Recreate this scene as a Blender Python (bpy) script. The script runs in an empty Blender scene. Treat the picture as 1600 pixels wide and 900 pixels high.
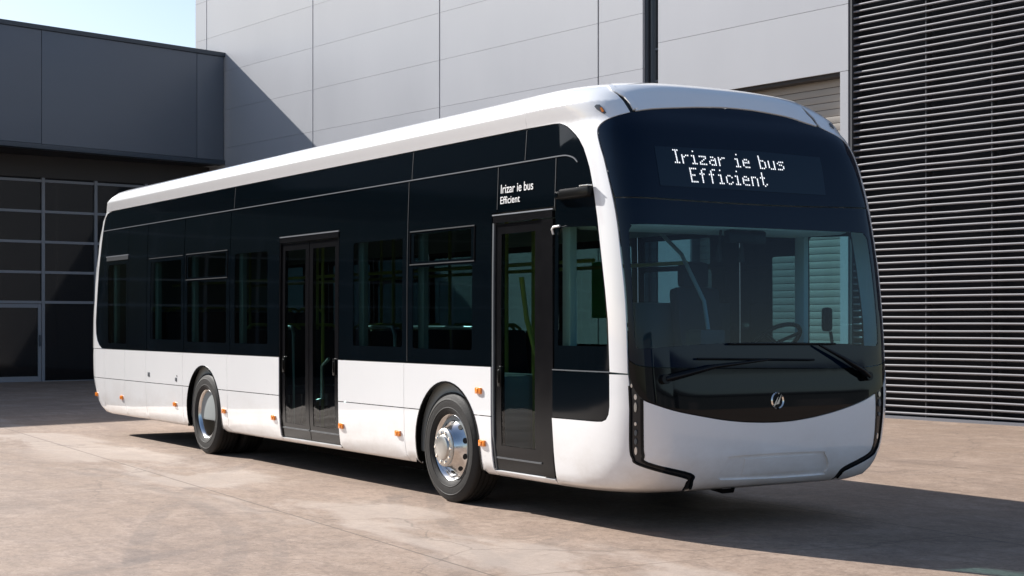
import bpy, bmesh, math, random
import numpy as np
from mathutils import Vector, Matrix, geometry
random.seed(7); rng = np.random.default_rng(11)
R = math.radians

# ------------------------------------------------------------------ camera, sky, sun, exposure
sc = bpy.context.scene
COL = sc.collection
cd = bpy.data.cameras.new('camera'); cam = bpy.data.objects.new('camera', cd); COL.objects.link(cam)
CAM = (11.7154, -7.9758, 1.57)
cam.location = CAM
cam.rotation_euler = (R(90), 0, R(147.8917 - 90))
cd.sensor_width = 36.0; cd.lens = 36.0 * 2400 / 1600
cd.shift_y = (504.8 - 450) / 1600.0
cd.clip_end = 2000
sc.camera = cam
SUN_EL, SUN_AZ = 32.0, 19.0           # light travels along the bus, 19 degrees to its left
lx, ly = math.cos(R(SUN_AZ)), math.sin(R(SUN_AZ))
w = bpy.data.worlds.new('World'); sc.world = w; w.use_nodes = True
nt = w.node_tree; nt.nodes.clear()
sky = nt.nodes.new('ShaderNodeTexSky'); sky.sky_type = 'NISHITA'; sky.sun_disc = False
sky.sun_elevation = R(SUN_EL); sky.sun_rotation = math.atan2(-lx, -ly)
sky.air_density = 1.0; sky.dust_density = 1.0; sky.ozone_density = 1.3
bg = nt.nodes.new('ShaderNodeBackground'); bg.inputs['Strength'].default_value = 0.08
wo = nt.nodes.new('ShaderNodeOutputWorld')
nt.links.new(sky.outputs[0], bg.inputs[0]); nt.links.new(bg.outputs[0], wo.inputs[0])
sd = bpy.data.lights.new('sun', 'SUN'); sd.energy = 5.0; sd.angle = R(0.5); sd.color = (1.0, 0.965, 0.92)
so = bpy.data.objects.new('sun', sd); COL.objects.link(so); so.location = (-20, -8, 20)
dv = Vector((lx * math.cos(R(SUN_EL)), ly * math.cos(R(SUN_EL)), -math.sin(R(SUN_EL))))
so.rotation_euler = dv.to_track_quat('-Z', 'Y').to_euler()
vs = sc.view_settings; vs.view_transform = 'Standard'; vs.look = 'None'; vs.exposure = 0.88; vs.gamma = 1.0
vs.use_curve_mapping = False
sc.render.engine = 'CYCLES'
sc.cycles.max_bounces = 10; sc.cycles.transparent_max_bounces = 24; sc.cycles.caustics_reflective = False

# ------------------------------------------------------------------ materials
MATS = {}
def mat(name, col, rough=0.5, metal=0.0, spec=0.5, coat=0.0, var=0.0, vscale=3.0, bump=0.0, bscale=40.0, emit=None, estr=0.0, stretch=None):
    m = bpy.data.materials.new(name); m.use_nodes = True
    n = m.node_tree.nodes; l = m.node_tree.links; b = n['Principled BSDF']
    b.inputs['Base Color'].default_value = (*col, 1); b.inputs['Roughness'].default_value = rough
    b.inputs['Metallic'].default_value = metal; b.inputs['Specular IOR Level'].default_value = spec
    b.inputs['Coat Weight'].default_value = coat; b.inputs['Coat Roughness'].default_value = 0.04
    if emit: b.inputs['Emission Color'].default_value = (*emit, 1); b.inputs['Emission Strength'].default_value = estr
    if var or bump:
        tc = n.new('ShaderNodeTexCoord'); src = tc.outputs['Object']
        if stretch:
            mp = n.new('ShaderNodeMapping'); mp.inputs['Scale'].default_value = stretch; l.new(src, mp.inputs[0]); src = mp.outputs[0]
    if var:
        nz = n.new('ShaderNodeTexNoise'); nz.inputs['Scale'].default_value = vscale; nz.inputs['Detail'].default_value = 6; nz.inputs['Roughness'].default_value = 0.65
        l.new(src, nz.inputs['Vector'])
        mx = n.new('ShaderNodeMix'); mx.data_type = 'RGBA'
        mx.inputs[6].default_value = (*[c * (1 - var) for c in col], 1); mx.inputs[7].default_value = (*[min(1, c * (1 + var)) for c in col], 1)
        l.new(nz.outputs[0], mx.inputs[0]); l.new(mx.outputs[2], b.inputs['Base Color'])
        mr = n.new('ShaderNodeMapRange'); mr.inputs['To Min'].default_value = max(0, rough * 0.8); mr.inputs['To Max'].default_value = min(1, rough * 1.25)
        l.new(nz.outputs[0], mr.inputs[0]); l.new(mr.outputs[0], b.inputs['Roughness'])
    if bump:
        nb = n.new('ShaderNodeTexNoise'); nb.inputs['Scale'].default_value = bscale; nb.inputs['Detail'].default_value = 4
        l.new(src, nb.inputs['Vector'])
        bp = n.new('ShaderNodeBump'); bp.inputs['Strength'].default_value = bump; bp.inputs['Distance'].default_value = 0.01
        l.new(nb.outputs[0], bp.inputs['Height']); l.new(bp.outputs[0], b.inputs['Normal'])
    MATS[name] = m; return m

def glass(name, tint, ior=1.5):
    m = bpy.data.materials.new(name); m.use_nodes = True
    n = m.node_tree.nodes; l = m.node_tree.links; n.clear()
    t = n.new('ShaderNodeBsdfTransparent'); t.inputs[0].default_value = (*tint, 1)
    g = n.new('ShaderNodeBsdfGlossy'); g.inputs['Roughness'].default_value = 0.02
    f = n.new('ShaderNodeFresnel'); f.inputs[0].default_value = ior
    x = n.new('ShaderNodeMixShader'); o = n.new('ShaderNodeOutputMaterial')
    ge = n.new('ShaderNodeNewGeometry'); iv = n.new('ShaderNodeMath'); iv.operation = 'SUBTRACT'; iv.inputs[0].default_value = 1.0; l.new(ge.outputs['Backfacing'], iv.inputs[1])
    mu = n.new('ShaderNodeMath'); mu.operation = 'MULTIPLY'; l.new(f.outputs[0], mu.inputs[0]); l.new(iv.outputs[0], mu.inputs[1])   # one reflection per pane, on its outer face
    l.new(mu.outputs[0], x.inputs[0]); l.new(t.outputs[0], x.inputs[1]); l.new(g.outputs[0], x.inputs[2]); l.new(x.outputs[0], o.inputs[0])
    MATS[name] = m; return m

mat('white_paint', (0.87, 0.87, 0.87), 0.30, coat=1.0, var=0.03, vscale=1.2, bump=0.02, bscale=2.0)
def weather_white():
    m = MATS['white_paint']; n = m.node_tree.nodes; l = m.node_tree.links; b = n['Principled BSDF']
    src = b.inputs['Base Color'].links[0].from_socket
    geo = n.new('ShaderNodeNewGeometry'); sx = n.new('ShaderNodeSeparateXYZ'); l.new(geo.outputs['Position'], sx.inputs[0])
    def nz(scale, sc3, lo, hi, amt):
        mp = n.new('ShaderNodeMapping'); mp.inputs['Scale'].default_value = sc3; l.new(geo.outputs['Position'], mp.inputs[0])
        t = n.new('ShaderNodeTexNoise'); t.inputs['Scale'].default_value = scale; t.inputs['Detail'].default_value = 7; t.inputs['Roughness'].default_value = .7; l.new(mp.outputs[0], t.inputs['Vector'])
        r = n.new('ShaderNodeMapRange'); r.inputs['From Min'].default_value = lo; r.inputs['From Max'].default_value = hi; r.inputs['To Max'].default_value = amt; l.new(t.outputs[0], r.inputs[0]); return r.outputs[0]
    def mixin(f, col):
        x = n.new('ShaderNodeMix'); x.data_type = 'RGBA'; x.inputs[7].default_value = (*col, 1); l.new(f, x.inputs[0]); l.new(cur[0], x.inputs[6]); cur[0] = x.outputs[2]
    cur = [src]
    hz = n.new('ShaderNodeMapRange'); hz.inputs['From Min'].default_value = .85; hz.inputs['From Max'].default_value = .28; l.new(sx.outputs['Z'], hz.inputs[0])
    mu = n.new('ShaderNodeMath'); mu.operation = 'MULTIPLY'; l.new(hz.outputs[0], mu.inputs[0]); l.new(nz(2.2, (1, 1, 1.6), .38, .72, .55), mu.inputs[1])
    mixin(mu.outputs[0], (0.50, 0.43, 0.36))                       # road dust that clings to the lower panels
    mixin(nz(5.5, (1, 1, .6), .66, .74, .22), (0.42, 0.41, 0.40))   # scattered scuffs
    l.new(cur[0], b.inputs['Base Color'])
weather_white()
mat('black_glass', (0.002, 0.004, 0.006), 0.06, spec=0.25)
mat('front_black', (0.0015, 0.007, 0.019), 0.045, spec=0.24)
mat('mask_black', (0.002, 0.003, 0.004), 0.05, spec=0.26)
mat('black_frame', (0.005, 0.005, 0.006), 0.20, spec=0.18, var=0.2, vscale=8)
mat('rubber', (0.006, 0.006, 0.006), 0.25, spec=0.15)
mat('dark_under', (0.008, 0.008, 0.008), 0.9, spec=0.0, var=0.3)
mat('trim_silver', (0.35, 0.37, 0.40), 0.35, metal=0.6)
mat('seam_grey', (0.035, 0.038, 0.042), 0.4)
mat('seam_silver', (0.13, 0.14, 0.155), 0.35)
mat('trim_grey', (0.10, 0.11, 0.12), 0.4)
mat('tyre_rubber', (0.026, 0.025, 0.024), 0.62, spec=0.22, var=0.45, vscale=7, bump=0.15, bscale=60)
mat('polished_alloy', (0.72, 0.71, 0.70), 0.16, metal=1.0, var=0.06, vscale=6)
mat('brushed_hub', (0.50, 0.49, 0.47), 0.34, metal=1.0, var=0.08, vscale=14)
mat('hub_dark', (0.16, 0.155, 0.15), 0.5, metal=0.7, var=0.2, vscale=9)
mat('hole_black', (0.006, 0.006, 0.006), 0.7)
mat('amber_lens', (0.95, 0.27, 0.015), 0.3, coat=0.6, emit=(1.0, 0.2, 0.0), estr=0.0)
mat('lamp_lens', (0.75, 0.74, 0.70), 0.12, metal=0.6)
mat('lamp_housing', (0.02, 0.02, 0.022), 0.25)
mat('chrome', (0.85, 0.80, 0.74), 0.12, metal=1.0)
mat('lettering_white', (0.80, 0.80, 0.80), 0.5)
mat('led_dot', (0.8, 0.8, 0.8), 0.5, emit=(0.93, 0.96, 1.0), estr=0.5)
mat('display_face', (0.006, 0.017, 0.032), 0.2, spec=0.28)
mat('seat_fabric', (0.018, 0.024, 0.04), 0.85, var=0.3, vscale=20)
mat('seat_shell', (0.05, 0.055, 0.06), 0.5)
mat('handle_yellow', (0.36, 0.33, 0.05), 0.4)
mat('grab_steel', (0.55, 0.58, 0.58), 0.3, metal=0.8)
mat('interior_grey', (0.30, 0.33, 0.33), 0.7)
mat('interior_pale', (0.55, 0.58, 0.56), 0.7)
mat('header_pale', (0.72, 0.74, 0.72), 0.6)
mat('interior_floor', (0.06, 0.065, 0.07), 0.7, var=0.2)
mat('dashboard_black', (0.02, 0.024, 0.028), 0.6)
mat('green_board', (0.06, 0.45, 0.12), 0.5)
glass('side_glass', (0.40, 0.50, 0.50), 1.30)
glass('door_glass', (0.58, 0.70, 0.68), 1.30)
glass('windscreen_glass', (0.66, 0.86, 0.94), 1.40)

# ------------------------------------------------------------------ object helpers
def tag(o, label=None, cat=None, group=None, kind=None):
    if label: o['label'] = label
    if cat: o['category'] = cat
    if group: o['group'] = group
    if kind: o['kind'] = kind
    return o
def empty(name, loc=(0, 0, 0), rz=0.0):
    o = bpy.data.objects.new(name, None); COL.objects.link(o); o.location = loc; o.rotation_euler = (0, 0, rz); o.empty_display_size = 0.3
    return o
def obj(name, me, m=None, parent=None, loc=None):
    o = bpy.data.objects.new(name, me); COL.objects.link(o)
    if m and not me.materials: me.materials.append(MATS[m])
    if parent: o.parent = parent
    if loc: o.location = loc
    return o
def mesh(name, v, f, smooth=False):
    me = bpy.data.meshes.new(name); me.from_pydata([tuple(map(float, p)) for p in v], [], [tuple(map(int, q)) for q in f]); me.update()
    if smooth: me.polygons.foreach_set('use_smooth', [True] * len(me.polygons))
    return me
def bm_mesh(name, bm, smooth=None):
    bmesh.ops.recalc_face_normals(bm, faces=bm.faces)
    me = bpy.data.meshes.new(name); bm.to_mesh(me); bm.free()
    if smooth is not None:
        me.polygons.foreach_set('use_smooth', [True] * len(me.polygons)); me.set_sharp_from_angle(angle=R(smooth))
    return me
def bbox(bm, c, s, bevel=0.0, M=None):
    r = bmesh.ops.create_cube(bm, size=1.0); vs_ = r['verts']
    for v in vs_: v.co = Vector((v.co.x * s[0] + c[0], v.co.y * s[1] + c[1], v.co.z * s[2] + c[2]))
    if bevel:
        es = list({e for v in vs_ for e in v.link_edges})
        rr = bmesh.ops.bevel(bm, geom=es, offset=bevel, segments=2, affect='EDGES', profile=0.6)
        vs_ = list({v for f in rr['faces'] for v in f.verts} | {v for v in vs_ if v.is_valid})
    if M is not None:
        for v in vs_: v.co = M @ v.co
def box(name, lo, hi, m, parent=None, bevel=0.0):
    bm = bmesh.new(); bbox(bm, [(a + b) / 2 for a, b in zip(lo, hi)], [b - a for a, b in zip(lo, hi)], bevel)
    return obj(name, bm_mesh(name, bm, 40 if bevel else None), m, parent)
def tube_into(bm, pts, r, n=10, caps=True):
    pts = [Vector(p) for p in pts]; rings = []
    up = Vector((0, 0, 1))
    for i, p in enumerate(pts):
        t = (pts[min(i + 1, len(pts) - 1)] - pts[max(i - 1, 0)]).normalized()
        a = t.cross(up); a = a.normalized() if a.length > 1e-3 else Vector((1, 0, 0))
        b = t.cross(a).normalized(); rr = r[i] if isinstance(r, (list, tuple)) else r
        rings.append([bm.verts.new(p + (a * math.cos(2 * math.pi * k / n) + b * math.sin(2 * math.pi * k / n)) * rr) for k in range(n)])
    for i in range(len(rings) - 1):
        for k in range(n): bm.faces.new((rings[i][k], rings[i][(k + 1) % n], rings[i + 1][(k + 1) % n], rings[i + 1][k]))
    if caps: bm.faces.new(rings[0][::-1]); bm.faces.new(rings[-1])
def tube(name, pts, r, m, parent=None, n=10):
    bm = bmesh.new(); tube_into(bm, pts, r, n); return obj(name, bm_mesh(name, bm, 50), m, parent)
def lathe_into(bm, prof, n=48, y0=0.0):
    """prof: list of (r, y) ; axis along y"""
    rings = []
    for r, y in prof: rings.append([bm.verts.new((r * math.cos(2 * math.pi * k / n), y + y0, r * math.sin(2 * math.pi * k / n))) for k in range(n)])
    for i in range(len(rings) - 1):
        for k in range(n): bm.faces.new((rings[i][k], rings[i][(k + 1) % n], rings[i + 1][(k + 1) % n], rings[i + 1][k]))
    return rings

# ------------------------------------------------------------------ setting : ground
def ground_material():
    m = bpy.data.materials.new('concrete'); m.use_nodes = True
    n = m.node_tree.nodes; l = m.node_tree.links; b = n['Principled BSDF']
    geo = n.new('ShaderNodeNewGeometry')
    def mapping(scale, rot=0):
        mp = n.new('ShaderNodeMapping'); mp.inputs['Scale'].default_value = scale; mp.inputs['Rotation'].default_value = (0, 0, rot); l.new(geo.outputs['Position'], mp.inputs[0]); return mp.outputs[0]
    def noise(vec, s, d=6, r=0.6, dist=0.0):
        z = n.new('ShaderNodeTexNoise'); z.inputs['Scale'].default_value = s; z.inputs['Detail'].default_value = d; z.inputs['Roughness'].default_value = r; z.inputs['Distortion'].default_value = dist; l.new(vec, z.inputs['Vector']); return z.outputs[0]
    def ramp(src, p0, p1, c0=0.0, c1=1.0):
        r = n.new('ShaderNodeMapRange'); r.inputs['From Min'].default_value = p0; r.inputs['From Max'].default_value = p1; r.inputs['To Min'].default_value = c0; r.inputs['To Max'].default_value = c1; l.new(src, r.inputs[0]); return r.outputs[0]
    def mixc(f, a, c, mode='MIX'):
        x = n.new('ShaderNodeMix'); x.data_type = 'RGBA'; x.blend_type = mode
        for sck, v in ((x.inputs[0], f), (x.inputs[6], a), (x.inputs[7], c)):
            if isinstance(v, tuple): sck.default_value = (*v, 1)
            elif isinstance(v, (float, int)): sck.default_value = v
            else: l.new(v, sck)
        return x.outputs[2]
    big = noise(mapping((1, 1, 1)), 0.16, 4, 0.55)
    streak = noise(mapping((1, .8, 1), R(20)), 0.85, 9, 0.70, 0.5)
    streak2 = noise(mapping((.7, 1.1, 1), R(-35)), 0.62, 9, 0.72, 0.7)
    smear = noise(mapping((0.5, 3.2, 1), R(-52)), 1.6, 8, 0.7, 0.3)
    fine = noise(mapping((1, 1, 1)), 8.0, 9, 0.80)
    grit = noise(mapping((1, 1, 1)), 30.0, 6, 0.8)
    stain = noise(mapping((1, 1, 1)), 1.9, 9, 0.74, 0.9)
    c = mixc(ramp(big, .35, .65), (0.282, 0.203, 0.150), (0.325, 0.240, 0.184))
    c = mixc(ramp(streak, .47, .58, 0, .60), c, (0.400, 0.303, 0.240))
    c = mixc(ramp(streak2, .50, .62, 0, .60), c, (0.208, 0.152, 0.118))
    c = mixc(ramp(stain, .53, .63, 0, .45), c, (0.180, 0.132, 0.104))
    c = mixc(ramp(smear, .50, .62, 0, .50), c, (0.210, 0.154, 0.121))
    c = mixc(ramp(fine, .49, .58, 0, .60), c, (0.195, 0.140, 0.106))
    c = mixc(ramp(grit, .52, .62, 0, .60), c, (0.135, 0.098, 0.074))
    pale = noise(mapping((1, 1, 1)), 21.0, 6, 0.75)
    c = mixc(ramp(pale, .56, .64, 0, .50), c, (0.47, 0.37, 0.30))
    # dark rubber arcs left by turning wheels
    for (cx, cy, rad, wd, fo) in ((-2.5, -14.0, 10.9, .09, .34), (-2.5, -14.0, 11.2, .06, .28), (9.0, 16.0, 19.6, .09, .36), (9.0, 16.0, 19.95, .08, .30), (9.0, 16.0, 21.9, .10, .32), (-30.0, -26.0, 38.3, .10, .34), (-30.0, -26.0, 40.5, .10, .30)):
        sb = n.new('ShaderNodeVectorMath'); sb.operation = 'SUBTRACT'; sb.inputs[1].default_value = (cx, cy, 0); l.new(geo.outputs['Position'], sb.inputs[0])
        ln = n.new('ShaderNodeVectorMath'); ln.operation = 'LENGTH'; l.new(sb.outputs[0], ln.inputs[0])
        df = n.new('ShaderNodeMath'); df.operation = 'SUBTRACT'; df.inputs[1].default_value = rad; l.new(ln.outputs['Value'], df.inputs[0])
        ab = n.new('ShaderNodeMath'); ab.operation = 'ABSOLUTE'; l.new(df.outputs[0], ab.inputs[0])
        k1 = ramp(ab.outputs[0], wd * .75, wd, fo, 0.0); k2 = n.new('ShaderNodeMath'); k2.operation = 'MULTIPLY'; l.new(k1, k2.inputs[0]); l.new(ramp(streak, .38, .60, 0, 1), k2.inputs[1])
        c = mixc(k2.outputs[0], c, (0.13, 0.105, 0.09))
    # pale patches painted beside the bus, standing in for sun reflected off its windows
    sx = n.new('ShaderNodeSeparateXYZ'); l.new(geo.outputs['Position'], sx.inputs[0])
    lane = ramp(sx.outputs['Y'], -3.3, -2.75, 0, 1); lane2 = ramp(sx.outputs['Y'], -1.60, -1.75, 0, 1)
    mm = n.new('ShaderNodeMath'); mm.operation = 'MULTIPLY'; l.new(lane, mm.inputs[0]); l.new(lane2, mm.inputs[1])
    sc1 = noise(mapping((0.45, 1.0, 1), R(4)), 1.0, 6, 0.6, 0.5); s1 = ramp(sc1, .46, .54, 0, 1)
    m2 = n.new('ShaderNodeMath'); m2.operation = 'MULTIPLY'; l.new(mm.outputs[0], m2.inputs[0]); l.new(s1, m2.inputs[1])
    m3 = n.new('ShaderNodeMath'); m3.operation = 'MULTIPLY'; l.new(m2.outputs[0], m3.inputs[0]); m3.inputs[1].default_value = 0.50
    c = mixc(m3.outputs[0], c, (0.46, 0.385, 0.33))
    # slab joints and hairline cracks
    def joint(rot, period, offs, wd):
        mp = mapping((1, 1, 1), rot); s = n.new('ShaderNodeSeparateXYZ'); l.new(mp, s.inputs[0])
        ad = n.new('ShaderNodeMath'); ad.operation = 'ADD'; ad.inputs[1].default_value = offs + 400 * period; l.new(s.outputs['X'], ad.inputs[0])
        md = n.new('ShaderNodeMath'); md.operation = 'MODULO'; md.inputs[1].default_value = period; l.new(ad.outputs[0], md.inputs[0])
        lt = n.new('ShaderNodeMath'); lt.operation = 'LESS_THAN'; lt.inputs[1].default_value = wd; l.new(md.outputs[0], lt.inputs[0]); return lt.outputs[0]
    j1 = joint(R(3), 3.9, 0.1, 0.014); j2 = joint(R(93), 3.9, -2.8 + 3.9, 0.020)
    mxj = n.new('ShaderNodeMath'); mxj.operation = 'MAXIMUM'; l.new(j1, mxj.inputs[0]); l.new(j2, mxj.inputs[1])
    jf = n.new('ShaderNodeMath'); jf.operation = 'MULTIPLY'; jf.inputs[1].default_value = 0.75; l.new(mxj.outputs[0], jf.inputs[0])
    c = mixc(jf.outputs[0], c, (0.12, 0.09, 0.07))
    vo = n.new('ShaderNodeTexVoronoi'); vo.feature = 'DISTANCE_TO_EDGE'; vo.inputs['Scale'].default_value = 0.16
    wn = n.new('ShaderNodeMix'); wn.data_type = 'VECTOR'; wn.inputs[0].default_value = 0.06
    nn = n.new('ShaderNodeTexNoise'); nn.inputs['Scale'].default_value = 1.2; nn.inputs['Detail'].default_value = 6; l.new(geo.outputs['Position'], nn.inputs['Vector'])
    l.new(geo.outputs['Position'], wn.inputs[4]); vm = n.new('ShaderNodeVectorMath'); vm.operation = 'SCALE'; vm.inputs['Scale'].default_value = 14; l.new(nn.outputs['Color'], vm.inputs[0]); l.new(vm.outputs[0], wn.inputs[5])
    l.new(wn.outputs[1], vo.inputs['Vector'])
    ck = ramp(vo.outputs['Distance'], 0.0, 0.0022, 0.5, 0.0)
    c = mixc(ck, c, (0.11, 0.085, 0.07))
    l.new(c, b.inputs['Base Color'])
    l.new(ramp(streak, .3, .7, .78, .55), b.inputs['Roughness']); b.inputs['Specular IOR Level'].default_value = 0.3
    bp = n.new('ShaderNodeBump'); bp.inputs['Strength'].default_value = 0.25; bp.inputs['Distance'].default_value = 0.012
    ad = n.new('ShaderNodeMath'); ad.operation = 'ADD'; l.new(fine, ad.inputs[0]); l.new(grit, ad.inputs[1]); l.new(ad.outputs[0], bp.inputs['Height']); l.new(bp.outputs[0], b.inputs['Normal'])
    MATS['concrete'] = m
ground_material()
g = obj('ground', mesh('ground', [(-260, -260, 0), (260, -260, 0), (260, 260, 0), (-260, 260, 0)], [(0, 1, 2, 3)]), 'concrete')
tag(g, 'tan weathered concrete yard with painted patches of window-reflected sun and hairline joints', 'ground', kind='structure')

# ------------------------------------------------------------------ setting : buildings (metres in each building's own frame)
mat('wall_panel', (0.50, 0.505, 0.53), 0.45, spec=0.4, var=0.05, vscale=0.5, stretch=(1, 1, 0.35))
mat('wall_panel_b', (0.487, 0.492, 0.52), 0.45, spec=0.4, var=0.05, vscale=0.6, stretch=(1, 1, 0.35))
mat('joint_dark', (0.06, 0.07, 0.085), 0.7)
mat('slot_metal', (0.035, 0.045, 0.055), 0.4, var=0.2)
mat('shutter', (0.42, 0.38, 0.33), 0.55, var=0.12, vscale=2.0, stretch=(0.2, 1, 4))
mat('louvre_slat', (0.235, 0.23, 0.245), 0.5, metal=0.15, var=0.25, vscale=1.5)
mat('louvre_back', (0.012, 0.012, 0.015), 0.8)
mat('louvre_post', (0.055, 0.055, 0.06), 0.5)
mat('fascia', (0.135, 0.155, 0.188), 0.42, var=0.08, vscale=0.6, stretch=(0.5, 1, 1))
mat('fascia_trim', (0.055, 0.07, 0.09), 0.4)
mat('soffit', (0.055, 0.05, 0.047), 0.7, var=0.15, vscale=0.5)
mat('mullion', (0.23, 0.24, 0.265), 0.45)
mat('dark_pane', (0.006, 0.006, 0.007), 0.05, spec=0.35)
mat('vent_grey', (0.10, 0.10, 0.11), 0.6)
S = 0.95
U = Vector((-0.99458645, -0.10391243, 0)); N = Vector((0.10391243, -0.99458645, 0))
G0 = Vector((-6.05544, 11.86375, 0)); CV = Vector(CAM)
GB = CV + S * (G0 - CV); GB.z = 0
def zs(z, s=S): return 1.57 + s * (z - 1.57)
BR = math.atan2(U.y, U.x)            # local x = along the wall (U), local y = -N (into the wall): right-handed with z up
# check: rotating (0,1,0) by BR gives (-U.y, U.x) = (0.104,-0.995) = N  -> local +y is out of the wall
hall = empty('warehouse_building', GB, BR)
tag(hall, 'tall pale grey panel clad warehouse wall standing behind the bus', 'building')
box('wall_core', (2.30 * S, -14.0, 0), (27.82 * S - .05, -0.36, 14.2), 'joint_dark', hall)
def wall_box(u0, u1, z0, z1, d0, d1, m, name, parent=hall, bevel=0.0):
    return box(name, (min(u0, u1), d0, z0), (max(u0, u1), d1, z1), m, parent, bevel)
rows = [0, 1.05, 2.2, 3.35, 4.5, 5.65, 6.80, 7.94, 9.09, 10.24, 11.4, 12.55, 14.2]
rz_ = [0.0] + [zs(z) for z in rows[1:]]
cols = [(27.82, 27.05), (27.05, 20.75), (20.75, 14.78), (14.78, 8.96), (8.96, 7.56)]
wall_box(7.50 * S, 27.82 * S - .04, 0, 14.1, -0.36, -0.06, 'joint_dark', 'joint_backing')
k = 0
for (a, b_) in cols:
    for i in range(len(rz_) - 1):
        k += 1
        wall_box(a * S - .022, b_ * S + .022, rz_[i] + .0028, rz_[i + 1] - .0028, -0.058, 0.0, 'wall_panel' if (k * 7) % 3 else 'wall_panel_b', 'wall_panel')
# recessed dark slot with a downpipe
wall_box(7.50 * S, 7.12 * S, 0, 14.1, -0.34, -0.25, 'slot_metal', 'slot_back')
tube('downpipe', [(7.40 * S, -0.16, 0), (7.40 * S, -0.16, 13.9)], 0.085, 'slot_metal', hall, 14)
for z in (6.5, 7.15, 8.4, 9.7):
    wall_box(7.33 * S, 7.13 * S, zs(z), zs(z) + .035, -0.25, -0.10, 'fascia_trim', 'pipe_bracket')
# wall with the shutter opening, right of the slot
DZ = zs(6.07)
wall_box(7.12 * S, 6.2 * S, 0, 14.1, -0.36, -0.05, 'joint_dark', 'joint_backing')
wall_box(6.2 * S, 2.30 * S, DZ + .02, 14.1, -0.36, -0.05, 'joint_dark', 'joint_backing')
rows2 = [DZ, zs(7.26), zs(8.45), zs(9.65), zs(10.85), zs(12.0), 14.1]
for i in range(len(rows2) - 1):
    wall_box(7.12 * S, 2.23 * S, rows2[i] + .0035, rows2[i + 1] - .0035, -0.048, 0.0, 'wall_panel_b' if i % 2 else 'wall_panel', 'wall_panel')
wall_box(7.12 * S, 6.2 * S, 0, DZ - .005, -0.048, 0.0, 'wall_panel', 'wall_panel')
wall_box(2.41 * S, 2.23 * S, 0, DZ - .005, -0.34, 0.0, 'wall_panel_b', 'door_jamb')
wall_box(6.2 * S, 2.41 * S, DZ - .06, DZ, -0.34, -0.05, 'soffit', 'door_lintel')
z = 0.02; i = 0
shm = None
while z < DZ - .07:
    h = min(0.125, DZ - .065 - z)
    if shm is None or h < .12:
        bm = bmesh.new(); bbox(bm, (0, 0, h / 2), ((6.2 - 2.41) * S - .01, .022, h - .008), .006); me = bm_mesh('shutter_slat', bm, 40); me.materials.append(MATS['shutter']); shm = shm or me
        use = me
    else: use = shm
    o = obj('shutter_slat', use, None, hall, ((6.2 + 2.41) / 2 * S, -0.26 + rng.uniform(-.002, .002), z)); z += .125
wall_box(6.2 * S, 2.41 * S, 0, DZ - .06, -0.34, -0.29, 'joint_dark', 'shutter_back')
wall_box(27.82 * S, 2.2 * S, 14.11, 14.2, -14.0, 0.03, 'fascia_trim', 'roof_coping')

# louvred facade
lou = empty('louvred_facade', GB, BR)
tag(lou, 'dark facade screened by rows of thin silver horizontal louvre slats', 'facade')
UL0, UL1 = 2.18 * S, -9.0
box('backing_wall', (UL1, -0.6, 0), (UL0, -0.26, 9.5), 'louvre_back', lou)
box('end_post', (UL0 - .035, -0.26, 0), (UL0, -0.0, 9.4), 'louvre_post', lou)
prof = [(-0.065, -0.002), (-0.05, 0.007), (-0.02, 0.013), (0.0, 0.013), (0.009, 0.007), (0.011, -0.003), (0.008, -0.017), (0.0, -0.022), (-0.01, -0.020), (-0.02, -0.006), (-0.05, -0.010)]
nseg = 16; LEN = UL0 - .04 - UL1
def slat_mesh(amp, seed):
    r2 = np.random.default_rng(seed); ph = r2.uniform(0, 6.28, 3); V = []; F = []
    for s in range(nseg + 1):
        t = s / nseg; x = UL1 + LEN * t
        dz = amp * (math.sin(1.1 * x + ph[0]) + .7 * math.sin(2.7 * x + ph[1])); dy = amp * .8 * math.sin(1.7 * x + ph[2])
        for (py, pz) in prof: V.append((x, py + dy, pz + dz))
    m_ = len(prof)
    for s in range(nseg):
        for q in range(m_): F.append((s * m_ + q, s * m_ + (q + 1) % m_, (s + 1) * m_ + (q + 1) % m_, (s + 1) * m_ + q))
    F.append(tuple(range(m_))); F.append(tuple(range(nseg * m_, (nseg + 1) * m_))[::-1])
    me = mesh('slat', V, F, True); me.materials.append(MATS['louvre_slat']); me.set_sharp_from_angle(angle=R(50)); return me
pool = [slat_mesh(a, 20 + i) for i, a in enumerate((.0016, .0022, .003, .0014, .0026))]
bent = [slat_mesh(a, 60 + i) for i, a in enumerate((.009, .013, .007, .016, .010))]
z = 0.10; i = 0
while z < 9.3:
    me = bent[(i * 3) % 5] if i in (29, 30, 32, 35, 36, 37, 40, 43, 44, 45, 47, 51, 52, 55) else pool[int(rng.integers(5))]
    obj('slat', me, None, lou, (0, -0.04 + rng.uniform(-.003, .003), z + rng.uniform(-.003, .003))); z += 0.118 * S; i += 1
for u in [0.6 - 1.3 * q for q in range(8)]:
    box('post', (u * S - .009, -0.20, 0.03), (u * S + .009, -0.052, 9.3), 'louvre_post', lou)
box('base_rail', (UL1, -0.26, 0), (UL0, 0.0, 0.045), 'mullion', lou)

# canopy building
E_ = Vector((-0.23542969, 0.97189138, 0)); C0 = Vector((-31.79667, 9.17436, 0))
CC = CV + S * (C0 - CV); CC.z = 0
ER = math.atan2(-E_.y, -E_.x)        # local +x runs away from the warehouse, along the fascia
cano = empty('canopy_building', CC, ER)
tag(cano, 'slate grey building with deep overhanging fascia beside the pale warehouse', 'building')
ZB, ZT = zs(6.30), zs(9.66)
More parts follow.
